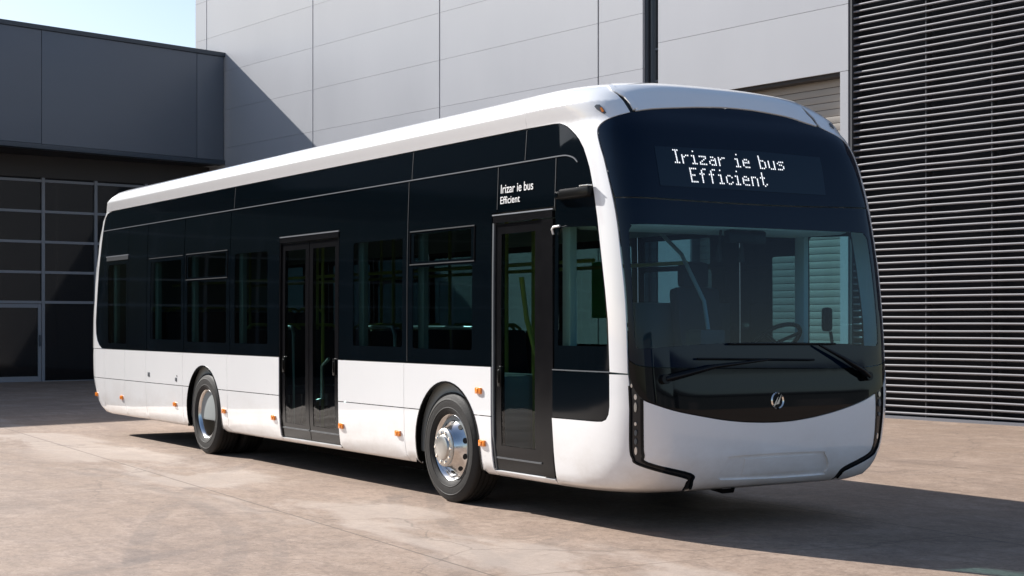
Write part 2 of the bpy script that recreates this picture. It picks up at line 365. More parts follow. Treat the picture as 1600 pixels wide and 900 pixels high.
# local +y points towards -U?  fascia front is the side facing the camera
fy = Matrix.Rotation(ER, 3, 'Z') @ Vector((0, 1, 0)); sgn = 1.0 if fy.dot(CV - CC) > 0 else -1.0
def cbox(name, x0, x1, d0, d1, z0, z1, m, bevel=0.0):     # d = distance in front of the fascia plane (negative = behind)
    a, b_ = sorted((sgn * d0, sgn * d1)); return box(name, (x0, a, z0), (x1, b_, z1), m, cano, bevel)
FX = [0.02, 0.98 * S] + [(5.97 + 4.98 * q) * S for q in range(7)]; FL = FX[-1]
for a, b_ in zip(FX[:-1], FX[1:]):
    cbox('fascia_panel', a + .008, b_ - .008, -0.06, 0.0, ZB + .13, ZT - .13, 'fascia', .006)
cbox('fascia_core', 0.03, FL, -16.0, -0.065, ZB + .04, ZT - .01, 'fascia_trim')
cbox('coping', 0.0, FL, -0.30, 0.035, ZT - .12, ZT, 'fascia_trim', .008)
cbox('bottom_trim', 0.0, FL, -0.30, 0.025, ZB, ZB + .12, 'fascia_trim', .008)
for q in range(11):
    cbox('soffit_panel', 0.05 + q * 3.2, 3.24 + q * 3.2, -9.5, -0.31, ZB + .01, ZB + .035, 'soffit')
# glazed front under the canopy
SG = 1.06
g0 = Vector((-27.67156, 2.71826, 0)); GG = CV + SG * (g0 - CV); GG.z = 0
Gd = Vector((-0.10388561, 0.99458925, 0)); GR = math.atan2(Gd.y, Gd.x)
glz = empty('glazed_shopfront', GG, GR)
tag(glz, 'dark glazed shopfront with grey mullions and doors beneath the canopy', 'shopfront')
gy = Matrix.Rotation(GR, 3, 'Z') @ Vector((0, 1, 0)); sg = 1.0 if gy.dot(CV - GG) > 0 else -1.0
def gbox(name, x0, x1, d0, d1, z0, z1, m, parent=glz):
    a, b_ = sorted((sg * d0, sg * d1)); return box(name, (x0 * SG, a, z0), (x1 * SG, b_, z1), m, parent)
xm = [-0.05 + 1.40 * q for q in range(-21, 5)]
zr = [0.0] + [zs(z, SG) for z in (2.10, 2.86, 3.63, 4.40, 5.18)]
for x in xm: gbox('mullion', x - .04, x + .04, -.06, .04, 0, zr[-1] + .08, 'mullion')
for x0, x1 in zip(xm[:-1], xm[1:]):
    isdoor = abs(x1 + 0.05) < .01 or abs(x1 + 1.45) < .01
    for q in range(len(zr) - 1):
        gbox('transom', x0 + .041, x1 - .041, -.055, .03, zr[q + 1] - .035, zr[q + 1] + .035, 'mullion')
        if q == 0 and isdoor:
            fr = gbox('door', x0 + .05, x0 + .13, -.04, .02, 0.015, zr[1] - .05, 'mullion')
            gbox('stile', x1 - .13, x1 - .05, -.04, .02, 0.015, zr[1] - .05, 'mullion', glz)
            gbox('rail', x0 + .131, x1 - .131, -.04, .018, 0.015, .14, 'mullion', glz)
            gbox('rail', x0 + .131, x1 - .131, -.04, .018, zr[1] - .15, zr[1] - .05, 'mullion', glz)
            gbox('door_handle', x1 - .112, x1 - .07, .021, .06, .95, 1.25, 'joint_dark', glz)
        gbox('pane', x0 + .041, x1 - .041, -.035, -.02, zr[q] + .036 if q else .02, zr[q + 1] - .036, 'dark_pane')
    gbox('sill', x0 + .041, x1 - .041, -.05, .03, 0.0, .019, 'mullion')
gbox('head_panel', xm[0], xm[-1], -.5, -.07, 0, ZB + .01, 'louvre_back')
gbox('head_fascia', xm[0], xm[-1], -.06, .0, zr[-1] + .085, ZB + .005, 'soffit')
# small plant unit on the canopy roof
ru = empty('rooftop_unit', CC + Matrix.Rotation(ER, 3, 'Z') @ Vector((0.62, sgn * -2.2, ZT)), ER)
tag(ru, 'small dark ventilation unit on the slate grey canopy roof', 'vent unit')
box('casing', (-.40, -.35, -.01), (.40, .35, .34), 'vent_grey', ru, .02)
box('lid', (-.44, -.40, .341), (.44, .40, .38), 'fascia_trim', ru, .01)

# unseen low sheds added behind the camera to darken the windscreen's reflection
mat('reflection_shed_wall', (0.055, 0.065, 0.075), 0.6, var=0.15, vscale=0.4)
mat('reflection_shed_roof', (0.04, 0.04, 0.045), 0.7)
def shed(x, y, w_, h_, label):  # unseen shed added for the windscreen reflection
    o = empty('reflection_shed', (x, y, 0)); tag(o, label, 'shed')
    n = int(w_ // 6)
    for q in range(n): box('wall_panel', (0, -w_ / 2 + q * w_ / n + .02, 0), (.2, -w_ / 2 + (q + 1) * w_ / n - .02, h_), 'reflection_shed_wall', o)
    box('wall_core', (.2, -w_ / 2, 0), (14, w_ / 2, h_ - .02), 'reflection_shed_wall', o)
    V = [(-.4, -w_ / 2 - .4, h_), (14.4, -w_ / 2 - .4, h_), (14.4, w_ / 2 + .4, h_), (-.4, w_ / 2 + .4, h_), (7, -w_ / 2 - .4, h_ + 1.6), (7, w_ / 2 + .4, h_ + 1.6)]
    obj('roof', mesh('roof', V, [(0, 1, 4), (1, 2, 5, 4), (2, 3, 5), (3, 0, 4, 5), (0, 3, 2, 1)]), 'reflection_shed_roof', o)  # roof of the unseen reflection shed
    for q in range(1, n, 2):
        yc = -w_ / 2 + (q + .5) * w_ / n; d = box('door', (-.06, yc - 1.8, 0), (-.01, yc + 1.8, min(4.0, h_ - 1)), 'vent_grey', o)
shed(52, 44, 36, 6.4, 'unseen dark shed added for the windscreen reflection, on the louvred facade side')
shed(56, 4, 38, 5.2, 'lowest unseen dark shed added for the windscreen reflection, facing the bus front')
shed(50, -40, 40, 7.4, 'tallest unseen dark shed added for the windscreen reflection, at the open side')

# ------------------------------------------------------------------ the bus : outer surface
XC, XR, AS = 0.9, -9.0, 1.6
AF = math.pi / 2 * AS                 # domain coordinate of the front centre line
KN = np.array([
 # v    Z     W     F     K    LR
 [0.28, 0.295, 1.235, 2.57, 5.5, 0.75], [0.34, 0.325, 1.278, 2.71, 6.3, 0.92], [0.46, 0.44, 1.304, 2.815, 7.5, 1.17],
 [0.60, 0.60, 1.316, 2.860, 8.8, 1.30], [0.90, 0.90, 1.320, 2.868, 10.5, 1.41], [1.20, 1.20, 1.320, 2.845, 11.5, 1.43],
 [1.60, 1.60, 1.320, 2.812, 12, 1.42], [2.00, 2.00, 1.318, 2.765, 12, 1.36], [2.40, 2.40, 1.312, 2.692, 12, 1.26],
 [2.70, 2.70, 1.302, 2.615, 11.5, 1.17], [2.90, 2.90, 1.294, 2.548, 11, 1.08], [3.05, 3.05, 1.286, 2.475, 10, 0.99],
 [3.146, 3.139, 1.276, 2.41, 8.95, 0.893], [3.153, 3.145, 1.2772, 2.404, 8.9, 0.888], [3.262, 3.257, 1.3030, 2.308, 7.4, 0.768], [3.268, 3.263, 1.304, 2.302, 7.3, 0.762], [3.280, 3.274, 1.301, 2.29, 7.1, 0.748],
 [3.42, 3.39, 1.21, 2.14, 5, 0.52], [3.56, 3.435, 1.09, 1.97, 4, 0.36], [3.80, 3.46, 0.88, 1.75, 3.4, 0.22],
 [4.20, 3.472, 0.5, 1.35, 3, 0.10], [4.70, 3.478, 0.0, 0.9001, 3, 0.001]])
def slopes(xk, yk):
    h = np.diff(xk); d = np.diff(yk) / h; m = np.zeros(len(xk)); m[0] = d[0]; m[-1] = d[-1]
    for i in range(1, len(xk) - 1):
        if d[i - 1] * d[i] > 0:
            w1 = 2 * h[i] + h[i - 1]; w2 = h[i] + 2 * h[i - 1]; m[i] = (w1 + w2) / (w1 / d[i - 1] + w2 / d[i])
    return m
KM = np.stack([slopes(KN[:, 0], KN[:, j]) for j in range(6)], 1)
def spl5(x):
    xk = KN[:, 0]; i = np.clip(np.searchsorted(xk, x) - 1, 0, len(xk) - 2); h = xk[i + 1] - xk[i]; t = (x - xk[i]) / h
    a, b, c, d = 2*t**3-3*t**2+1, (t**3-2*t**2+t)*h, -2*t**3+3*t**2, (t**3-t**2)*h
    r = a[:, None]*KN[i] + b[:, None]*KM[i] + c[:, None]*KN[i+1] + d[:, None]*KM[i+1]
    return r[:, 1], r[:, 2], r[:, 3], r[:, 4], r[:, 5]
def sm(a, b, x):
    t = np.clip((x - a) / (b - a), 0, 1); return t * t * (3 - 2 * t)
def surf(a, v):
    a = np.atleast_1d(np.asarray(a, float)); v = np.atleast_1d(np.asarray(v, float))
    Z, W, F, K, LR = spl5(np.broadcast_to(v, np.broadcast_shapes(v.shape, a.shape)).astype(float))
    W = np.maximum(W, 1e-4); L = np.maximum(F - XC, 1e-4); LR = np.maximum(LR, 1e-4)
    left = a > AF; aa = np.where(left, 2 * AF - a, a)
    x = XC + aa; y = -W.copy()
    fr = aa > 0; ph = aa / AS - math.pi / 2; c, s = np.abs(np.cos(ph)), np.abs(np.sin(ph))
    r = ((c / L) ** K + (s / W) ** K) ** (-1 / K)
    x = np.where(fr, XC + r * c, x); y = np.where(fr, -r * s, y)
    aR = XR - XC; re = aa < aR; an = np.clip((aR - aa) / 1.3, 0, math.pi / 2); c, s = np.abs(np.cos(an)), np.abs(np.sin(an))
    r = ((c / W) ** 18 + (s / LR) ** 18) ** (-1 / 18)
    x = np.where(re, XR - r * s, x); y = np.where(re, -r * c, y)
    z = Z + 0.05 * sm(0.3, 1.9, x) * (1 - np.clip(np.abs(y) / 1.2, 0, 1) ** 2.2) * sm(3.2, 3.4, Z)
    return np.stack([x, np.where(left, -y, y), z], -1)
def normals(a, v):
    e = 1.2e-3; a = np.atleast_1d(np.asarray(a, float)); v = np.clip(np.atleast_1d(np.asarray(v, float)), .283, 4.66)
    da = surf(a + e, v) - surf(a - e, v); dv_ = surf(a, v + e) - surf(a, v - e)
    n = np.cross(da, dv_); return n / np.maximum(np.linalg.norm(n, axis=1, keepdims=True), 1e-12)
_cache = {}
_tf = np.linspace(0, AF * .72, 1500); _tr = np.linspace(XR - XC - 2.04, XR - XC, 900)
def Ax(x, v):                          # domain coordinate of a point of the right side at station x
    if XR <= x <= XC: return x - XC
    k = round(v, 5)
    if (k, x > 0) not in _cache:
        t = _tf if x > 0 else _tr; _cache[(k, x > 0)] = surf(t, np.full(len(t), v))[:, 0]
    return float(np.interp(x, _cache[(k, x > 0)], _tf if x > 0 else _tr))
def S_(x, v): return (Ax(x, v), v)                     # right side, by station
def P_(phi, v): return ((R(phi) + math.pi / 2) * AS, v)  # front, by angle (0 = centre line, + = bus left)
def mir(poly): return [(2 * AF - a, v) for a, v in poly]
def inpoly(px, py, poly):
    c = np.zeros(len(px), bool); q = np.array(poly); n = len(q)
    for i in range(n):
        x1, y1 = q[i]; x2, y2 = q[i - 1]
        if y1 == y2: continue
        k = ((y1 > py) != (y2 > py)) & (px < (x2 - x1) * (py - y1) / (y2 - y1) + x1); c ^= k
    return c
def subdiv(poly, step):
    out = []
    for i in range(len(poly)):
        p, q = np.array(poly[i]), np.array(poly[(i + 1) % len(poly)]); n = max(1, int(math.ceil(np.linalg.norm(q - p) / step)))
        for k in range(n): out.append(tuple(p + (q - p) * k / n))
    return out
def smooth_path(pts, n=6):             # Catmull-Rom through the points
    P = [np.array(p) for p in pts]; out = []
    for i in range(len(P) - 1):
        p0 = P[max(i - 1, 0)]; p1 = P[i]; p2 = P[i + 1]; p3 = P[min(i + 2, len(P) - 1)]
        for k in range(n):
            t = k / n; out.append(tuple(0.5 * ((2 * p1) + (-p0 + p2) * t + (2 * p0 - 5 * p1 + 4 * p2 - p3) * t * t + (-p0 + 3 * p1 - 3 * p2 + p3) * t ** 3)))
    out.append(tuple(P[-1])); return out
def rrect(x0, x1, v0, v1, r, side=True, n=5):
    pts = []
    for cx, cy, a0 in ((x1 - r, v1 - r, 0), (x0 + r, v1 - r, 90), (x0 + r, v0 + r, 180), (x1 - r, v0 + r, 270)):
        for k in range(n + 1):
            t = R(a0 + 90 * k / n); pts.append((cx + r * math.cos(t), cy + r * math.sin(t)))
    return [S_(x, v) for x, v in pts] if side else pts
def panel(name, poly, m, parent, off=0.0, thick=0.012, step=0.12, holes=(), offf=None, rows=()):
    """a sheet of the bodywork: outline poly in the (a, v) domain laid on the outer surface"""
    loops = [subdiv(poly, step)] + [subdiv(h, step) for h in holes]
    pts = [p for lp in loops for p in lp]; edges = []; base = 0
    for lp in loops:
        edges += [(base + i, base + (i + 1) % len(lp)) for i in range(len(lp))]; base += len(lp)
    q = np.array(pts); gx = np.arange(q[:, 0].min() + step * .5, q[:, 0].max(), step); gy_ = np.arange(q[:, 1].min() + step * .5, q[:, 1].max(), step)
    if len(gx) and len(gy_):
        X, Y = np.meshgrid(gx, gy_); X = X.ravel(); Y = Y.ravel(); ok = inpoly(X, Y, poly)
        for h in holes: ok &= ~inpoly(X, Y, h)
        X = X[ok]; Y = Y[ok]
        if len(X):
            dmin = np.min(np.hypot(X[:, None] - q[None, :, 0], Y[:, None] - q[None, :, 1]), axis=1); kk = dmin > step * .45
            pts += list(zip(X[kk], Y[kk]))
    for rv in rows:
        X = np.arange(q[:, 0].min() + .02, q[:, 0].max(), .05); Y = np.full(len(X), rv); ok = inpoly(X, Y, poly); X = X[ok]
        if len(X):
            dmin = np.min(np.hypot(X[:, None] - q[None, :, 0], rv - q[None, :, 1]), axis=1); pts += [(x_, rv) for x_ in X[dmin > .012]]
    vo, eo, fo, *_ = geometry.delaunay_2d_cdt([Vector(p) for p in pts], edges, [], 0, 1e-6)
    co = np.array([(v.x, v.y) for v in vo]); tr = np.array([f for f in fo if len(f) == 3])
    ce = co[tr].mean(1); ok = inpoly(ce[:, 0], ce[:, 1], poly)
    for h in holes: ok &= ~inpoly(ce[:, 0], ce[:, 1], h)
    tr = tr[ok]
    ar = (co[tr[:, 1], 0] - co[tr[:, 0], 0]) * (co[tr[:, 2], 1] - co[tr[:, 0], 1]) - (co[tr[:, 1], 1] - co[tr[:, 0], 1]) * (co[tr[:, 2], 0] - co[tr[:, 0], 0])
    tr[ar < 0] = tr[ar < 0][:, ::-1]
    used = np.unique(tr); re = -np.ones(len(co), int); re[used] = np.arange(len(used)); co = co[used]; tr = re[tr]
    P = surf(co[:, 0], co[:, 1]); Nn = normals(co[:, 0], co[:, 1])
    o_ = np.full(len(co), off)
    if offf is not None: o_ = o_ + offf(co[:, 0], co[:, 1], P)
    top = P + Nn * o_[:, None]; bot = top - Nn * thick
    ec = {}
    for t in tr:
        for i in range(3):
            e = (t[i], t[(i + 1) % 3]); ec[e] = ec.get(e, 0) + 1
    bd = [e for e in ec if (e[1], e[0]) not in ec]
    n = len(co); V = [tuple(p) for p in top]; F = [tuple(t) for t in tr]; NR = [tuple(x) for x in Nn]
    for (i, j) in bd:                       # rim walls with their own vertices
        b0 = len(V); V += [tuple(top[i]), tuple(top[j]), tuple(bot[j]), tuple(bot[i])]
        d = np.cross(top[j] - top[i], Nn[i]); d = d / max(np.linalg.norm(d), 1e-9); NR += [tuple(d)] * 4; F.append((b0, b0 + 3, b0 + 2, b0 + 1))
    b0 = len(V); V += [tuple(p) for p in bot]; NR += [tuple(-x) for x in Nn]; F += [tuple(b0 + np.array(t)[::-1]) for t in tr]
    me = mesh(name, V, F, True)
    if offf is None: me.normals_split_custom_set_from_vertices(NR)
    return obj(name, me, m, parent)
def ribbon(name, path, wd, m, parent, off=0.003, thick=0.006, step=0.3):
    p = np.array(path); L = []; Rr = []
    for i in range(len(p)):
        t = p[min(i + 1, len(p) - 1)] - p[max(i - 1, 0)]; t = t / np.linalg.norm(t); nn = np.array((-t[1], t[0])); L.append(tuple(p[i] + nn * wd / 2)); Rr.append(tuple(p[i] - nn * wd / 2))
    return panel(name, L + Rr[::-1], m, parent, off, thick, step)

bus = empty('city_bus', (0, 0, 0))
tag(bus, 'white and black single deck electric city bus parked on the yard', 'bus')
G = 0.004
VT = 3.145
# ---- skirt panels of both sides
def arch(xc, sgn_lo, v0=None):          # arch outline over a wheel, from rear to front
    pts = []
    for k in range(0, 25):
        t = R(180 - 180 * k / 24); pts.append((xc + .565 * math.cos(t), .47 + .585 * math.sin(t) if True else 0))
    return pts
def arch_x(xc, z, side):                # x of the arch edge at height z
    if z <= .47: return xc + side * .565
    return xc + side * .565 * math.sqrt(max(0, 1 - ((z - .47) / .585) ** 2))
FWX, RWX = 0.02, -5.87
ZH = 0.79; ZT_ = 1.207; VB = 0.282
def skirt(side):
    T = (lambda p: p) if side == 'r' else mir
    def rect(x0, x1, v0, v1): return T([S_(x0 + G, v0 + G), S_(x1 - G, v0 + G), S_(x1 - G, v1 - G), S_(x0 + G, v1 - G)])
    def plain(x0, x1):
        panel('skirt_panel', rect(x0, x1, ZH, ZT_), 'white_paint', bus, step=.2); panel('skirt_panel', rect(x0, x1, VB, ZH), 'white_paint', bus, step=.12)
    def arched(x0, x1, xc):
        a = [p for p in arch(xc, 0) if p[1] > ZH]; xl, xr = arch_x(xc, ZH, -1), arch_x(xc, ZH, 1)
        up = [(x0 + G, ZH + G), (xl, ZH + G)] + [p for p in a if p[1] > ZH + .02] + [(xr, ZH + G), (x1 - G, ZH + G), (x1 - G, ZT_ - G), (x0 + G, ZT_ - G)]
        panel('skirt_panel', T([S_(*p) for p in up]), 'white_paint', bus, step=.1)
        zl = [VB + G, .36, .47, .55, .63, .71, ZH - G]
        lo = [(x0 + G, VB + G)] + [(arch_x(xc, z_, -1), z_) for z_ in zl] + [(x0 + G, ZH - G)]
        panel('skirt_panel', T([S_(*p) for p in lo]), 'white_paint', bus, step=.1)
        hi_ = [(x1 - G, VB + G), (x1 - G, ZH - G)] + [(arch_x(xc, z_, 1), z_) for z_ in zl[::-1]]
        panel('skirt_panel', T([S_(*p) for p in hi_]), 'white_paint', bus, step=.1)
        # black rubber lip round the arch opening
        path = [(xc - .565, VB + .02), (xc - .565, .36)] + arch(xc, 0) + [(xc + .565, .36), (xc + .565, VB + .02)]
        ribbon('arch_lip', T([S_(x_ + 0.0, z_) for x_, z_ in path]), .016, 'rubber', bus, .004, .03, .1)
    # rear corner piece wraps round to the back
    ar = XR - XC - 2.04
    for v0, v1 in ((ZH, ZT_), (VB, ZH)):
        panel('rear_corner_panel', T([(ar, v0 + G), S_(-9.70 - G, v0 + G), S_(-9.70 - G, v1 - G), (ar, v1 - G)]), 'white_paint', bus, step=.09)
    plain(-9.70, -8.82); plain(-8.82, -7.95); plain(-7.95, -6.58); arched(-6.58, -5.10, RWX); plain(-5.10, -3.61)
    if side == 'r': plain(-2.15, -0.76)
    else: plain(-3.61, -2.15); plain(-2.15, -0.76)
    arched(-0.76, 0.775, FWX)
    if side == 'l':
        panel('skirt_panel', T([S_(.775 + G, VB), S_(1.68, VB), S_(1.68, ZT_ - G), S_(.775 + G, ZT_ - G)]), 'white_paint', bus, step=.15)
skirt('r'); skirt('l')

# ---- front quarter: bumper corners, pillars, roof front
strip_o = [P_(-36.3, 1.19), P_(-36.1, 1.111), P_(-35.9, .94), P_(-35.9, .66), P_(-35.4, .58), P_(-34.0, .538), P_(-24.6, .447), P_(-24.1, .418), P_(-24.4, .344), P_(-24.5, VB)]
strip_i = [P_(-22.6, VB), P_(-22.6, .344), P_(-22.9, .425), P_(-23.6, .474), P_(-32.6, .552), P_(-33.4, .605), P_(-33.6, .70), P_(-33.7, 1.017), P_(-35.2, 1.09)]
def round_path(pts, n=4): return smooth_path(pts, n)
def simple_corner(poly_pts): return poly_pts
blk_r = [(2.452, 1.19), (2.452, .95), (2.44, .89), (2.41, .85), (2.36, .832), (2.29, .828), (1.695, .826)]
def corner_r(T, so_):
    bottom = [S_(1.69, VB), S_(2.0, VB), S_(2.3, VB)]
    poly = bottom + [P_(-32, VB), P_(-28, VB)] + so_[::-1] + [S_(p[0], p[1]) for p in blk_r]
    return T(poly)
sm_o = [strip_o[0], strip_o[1]] + smooth_path(strip_o[2:8], 5) + [strip_o[8], strip_o[9]]
sm_i = [strip_i[0], strip_i[1]] + smooth_path(strip_i[2:8], 5) + [strip_i[8]]
panel('bumper_corner', corner_r(lambda p: p, sm_o), 'white_paint', bus, step=.06)
panel('bumper_corner', corner_r(mir, sm_o), 'white_paint', bus, -.004, step=.06)
# left strip sits a little nearer the nose
L_o = [P_(33.4, 1.19), P_(30.6, 1.06), P_(30.4, .95), P_(30.3, .64), P_(29.6, .55), P_(28.6, .515), P_(22.2, .425), P_(21.6, .395), P_(22.6, .344), P_(22.9, VB)]
L_i = [P_(21.0, VB), P_(20.8, .344), P_(20.1, .41), P_(20.9, .452), P_(26.4, .53), P_(27.5, .58), P_(27.8, .68), P_(27.7, 1.017), P_(30.2, 1.06)]
sl_o = [L_o[0], L_o[1]] + smooth_path(L_o[2:8], 5) + [L_o[8], L_o[9]]
sl_i = [L_i[0], L_i[1]] + smooth_path(L_i[2:8], 5) + [L_i[8]]
panel('bumper_corner_front', sl_o + [P_(26, VB), P_(29, VB), P_(32, VB), P_(36, VB), P_(38, .5), P_(38, 1.19)], 'white_paint', bus, .003, step=.06)
sill = smooth_path([P_(-35.2, 1.09), P_(-33.7, 1.017), P_(-30.5, .968), P_(-26.7, .924), P_(-21.5, .884), P_(-16.2, .85), P_(-10.8, .828), P_(-5.6, .817), P_(-1, .814), P_(3.8, .82), P_(9.5, .84), P_(15.1, .872), P_(20, .912), P_(24.2, .958), P_(27.7, 1.013), P_(30.3, 1.06)], 4)
def off_path(path, dv): return [(a, v + dv) for a, v in path]
plate_hole = [P_(p, v) for p, v in [(-15.5, .415), (-16.5, .44), (-16.0, .50), (-14.6, .56), (-13.2, .575), (0, .578), (12.4, .572), (13.6, .555), (15.4, .49), (15.8, .42), (14.8, .40), (0, .40)]]
_q = np.array(plate_hole); plate_hole = smooth_path(plate_hole + plate_hole[:1], 5)[:-1]
cb = [strip_i[0]] + sm_i[1:-1] + off_path(sill[4:-4], -.004) + sl_i[1:-1][::-1] + [L_i[0], P_(10, VB), P_(0, VB), P_(-12, VB)]
panel('bumper', cb, 'white_paint', bus, thick=.024, step=.05, holes=[plate_hole])
_c = np.array(plate_hole).mean(0); plate_floor = [tuple(_c + (np.array(p) - _c) * 1.03) for p in plate_hole]
panel('plate_recess', plate_floor, 'white_paint', bus, -.014, .006, .04)
panel('number_plate_blank', [P_(-9.7, .435), P_(11.3, .435), P_(11.3, .55), P_(-9.7, .55)], 'white_paint', bus, -.009, .004, step=.06)
# headlight strips
def lamp(T, ph, v, w_, h_, m='lamp_lens', parent=None):
    c = [(ph + w_ * math.cos(t), v + h_ * math.sin(t)) for t in [2 * math.pi * k / 14 for k in range(14)]]
    return panel('lamp', [P_(*p) for p in c], m, parent, -.002, .02, .02)
def strip(so_, si_, name, lamps):
    o = panel(name, so_ + si_, 'lamp_housing', bus, -.010, .012, .04)
    path = so_[1:] ; ribbon('strip_edge', path[:-1], .010, 'black_glass', o, .001, .012, .06)
    ribbon('strip_edge', si_[1:-1], .016, 'black_glass', o, .002, .014, .06)
    for ph, v, w_, h_, m in lamps: lamp(None, ph, v, w_, h_, m, o)
    return o
strip(sm_o, sm_i, 'headlight_strip', [(-34.95, 1.030, .26, .021, 'lamp_lens'), (-34.95, .955, .26, .036, 'brushed_hub'), (-34.95, .832, .22, .014, 'lamp_lens'), (-34.9, .765, .26, .022, 'trim_grey'), (-34.9, .70, .26, .022, 'trim_grey'), (-34.85, .632, .25, .028, 'lamp_lens'), (-35.7, 1.112, .16, .014, 'lamp_lens')])
strip(sl_o, sl_i, 'headlight_strip', [(29.0, 1.00, .4, .022, 'brushed_hub'), (29.0, .93, .4, .03, 'trim_grey'), (29.0, .84, .4, .016, 'trim_grey'), (28.9, .66, .3, .024, 'lamp_lens')])

gf = [(1.66, VT), (1.74, 3.138), (1.802, 3.12), (1.86, 3.095), (1.914, 3.062), (1.975, 3.02), (2.026, 2.978), (2.09, 2.905), (2.136, 2.827), (2.178, 2.745), (2.211, 2.655), (2.25, 2.53), (2.294, 2.36), (2.352, 2.07), (2.40, 1.82), (2.435, 1.593), (2.447, 1.38), (2.455, 1.207)]
gfS = [S_(*p) for p in gf]
wl = [(-36.4, 1.20), (-36.5, 1.34), (-36.9, 1.73), (-37.8, 2.065), (-39.0, 2.40), (-41.4, 2.758), (-42.7, 2.896), (-43.5, 2.994), (-43.4, 3.048), (-42.2, 3.092), (-39.8, 3.132), (-35.8, 3.176)]
wlS = smooth_path([P_(*p) for p in wl], 4)
pill_top = [P_(-36.6, 3.22), P_(-37.5, 3.264), P_(-39.0, 3.318), P_(-40.3, 3.348), P_(-41.5, 3.42), P_(-42.5, 3.56), P_(-44, 3.80)]
SEAMV = [3.80, 3.6, 3.5, 3.42, 3.35, 3.30, 3.268, 3.2, VT + G]
ROWP = (3.16, 3.20, 3.24, 3.2585, 3.2725, 3.284, 3.30, 3.34)
pill = gfS + wlS + pill_top + [S_(1.27, v_) for v_ in SEAMV]
panel('front_pillar', pill, 'white_paint', bus, step=.055, rows=ROWP)
# left pillar: mirrored but reaching a little further round the nose
wll = [(33.2, 1.20), (33.0, 1.5), (33.2, 1.9), (33.8, 2.4), (35.0, 2.75), (35.8, 2.9), (36.2, 3.0), (36.0, 3.06), (35.0, 3.105), (33.5, 3.14), (31.2, 3.185)]
wllS = smooth_path([P_(*p) for p in wll], 4)
pl_top = [P_(31.4, 3.22), P_(32.3, 3.264), P_(32.6, 3.30), P_(33.4, 3.36), P_(35, 3.42), P_(37, 3.56), P_(40, 3.80)]
panel('front_pillar', mir(gfS)[::-1] + mir([S_(1.27, v_) for v_ in SEAMV[::-1]]) + pl_top[::-1] + wllS[::-1], 'white_paint', bus, step=.055)
slot_r = [P_(-35.7, 3.176), P_(-36.3, 3.22), P_(-37.3, 3.264), P_(-38.9, 3.318), P_(-40.3, 3.35), P_(-38.5, 3.340), P_(-36.8, 3.306), P_(-35.4, 3.255), P_(-34.3, 3.188)]
panel('roof_slot', slot_r, 'fascia_trim', bus, -.03, .01, .03)
slot_l = [P_(31.2, 3.185), P_(31.4, 3.22), P_(32.3, 3.264), P_(32.6, 3.30), P_(31.6, 3.325), P_(30.8, 3.29), P_(30.6, 3.25), P_(30.0, 3.193)]
panel('roof_slot', slot_l, 'fascia_trim', bus, -.03, .01, .03)
wt = smooth_path([P_(-34.3, 3.188), P_(-28.8, 3.220), P_(-17.6, 3.250), P_(-5.3, 3.269), P_(2.5, 3.272), P_(10.4, 3.269), P_(21.1, 3.25), P_(26, 3.222), P_(30.0, 3.193)], 5)
dome = wt + [P_(30.6, 3.25), P_(30.8, 3.29), P_(31.6, 3.325), P_(33.2, 3.365), P_(34.8, 3.425), P_(36.8, 3.565), P_(39.8, 3.80)] + [P_(-43.8, 3.80), P_(-42.3, 3.565), P_(-41.2, 3.425), P_(-40.2, 3.355), P_(-38.5, 3.342), P_(-36.8, 3.308), P_(-35.4, 3.257)]
panel('roof_dome', dome, 'white_paint', bus, .004, step=.06)
ribbon('dome_edge', [P_(-34.5, 3.20), P_(-35.5, 3.257), P_(-36.9, 3.308), P_(-38.6, 3.342), P_(-40.3, 3.37), P_(-41.6, 3.43)], .035, 'white_paint', bus, .010, .012, .04)
# small marker lamp housings on the roof corners
mk = panel('roof_marker_lamp', [P_(p, v) for p, v in [(-44.5, 3.222), (-44.1, 3.234), (-43.2, 3.232), (-42.3, 3.205), (-41.5, 3.170), (-41.9, 3.160), (-42.9, 3.178), (-43.9, 3.20)]], 'trim_grey', bus, .008, .02, .03)
panel('lens', [P_(p, v) for p, v in [(-43.0, 3.205), (-42.5, 3.208), (-41.9, 3.178), (-42.4, 3.172)]], 'amber_lens', mk, .013, .01, .03)
panel('roof_marker_lamp', [P_(p, v) for p, v in [(37.5, 3.222), (36.8, 3.234), (35.9, 3.205), (36.5, 3.19)]], 'trim_grey', bus, .010, .02, .03)
# cant rails above the side glazing and the main roof
ar = XR - XC - 2.04
ROWS = (3.16, 3.20, 3.24, 3.2585, 3.2725, 3.284, 3.30, 3.34)
for T in (lambda p: p, mir):
    panel('cant_rail', T([(ar, VT + G), S_(-9.0, VT + G)] + [S_(1.266, v_) for v_ in SEAMV[::-1]] + [(ar, 3.80)]), 'white_paint', bus, step=.11, rows=ROWS)
def roof_mesh():
    aa = np.linspace(ar, AF, 160); vv = np.linspace(3.802, 4.68, 12); V = []; F = []
    for T in (0, 1):
        A, Vv = np.meshgrid(aa, vv); A = A.ravel(); Vv = Vv.ravel(); A2 = 2 * AF - A if T else A
        b0 = len(V); V += [tuple(p) for p in surf(A2, Vv)]; n = len(aa)
        for i in range(len(vv) - 1):
            for j in range(n - 1):
                f = (b0 + i * n + j, b0 + i * n + j + 1, b0 + (i + 1) * n + j + 1, b0 + (i + 1) * n + j); F.append(f if not T else f[::-1])
    return mesh('roof_panel', V, F, True)
obj('roof_panel', roof_mesh(), 'white_paint', bus)
box('roof_hatch', (1.72, -.30, 3.455), (1.95, -.10, 3.490), 'trim_grey', bus, .01)
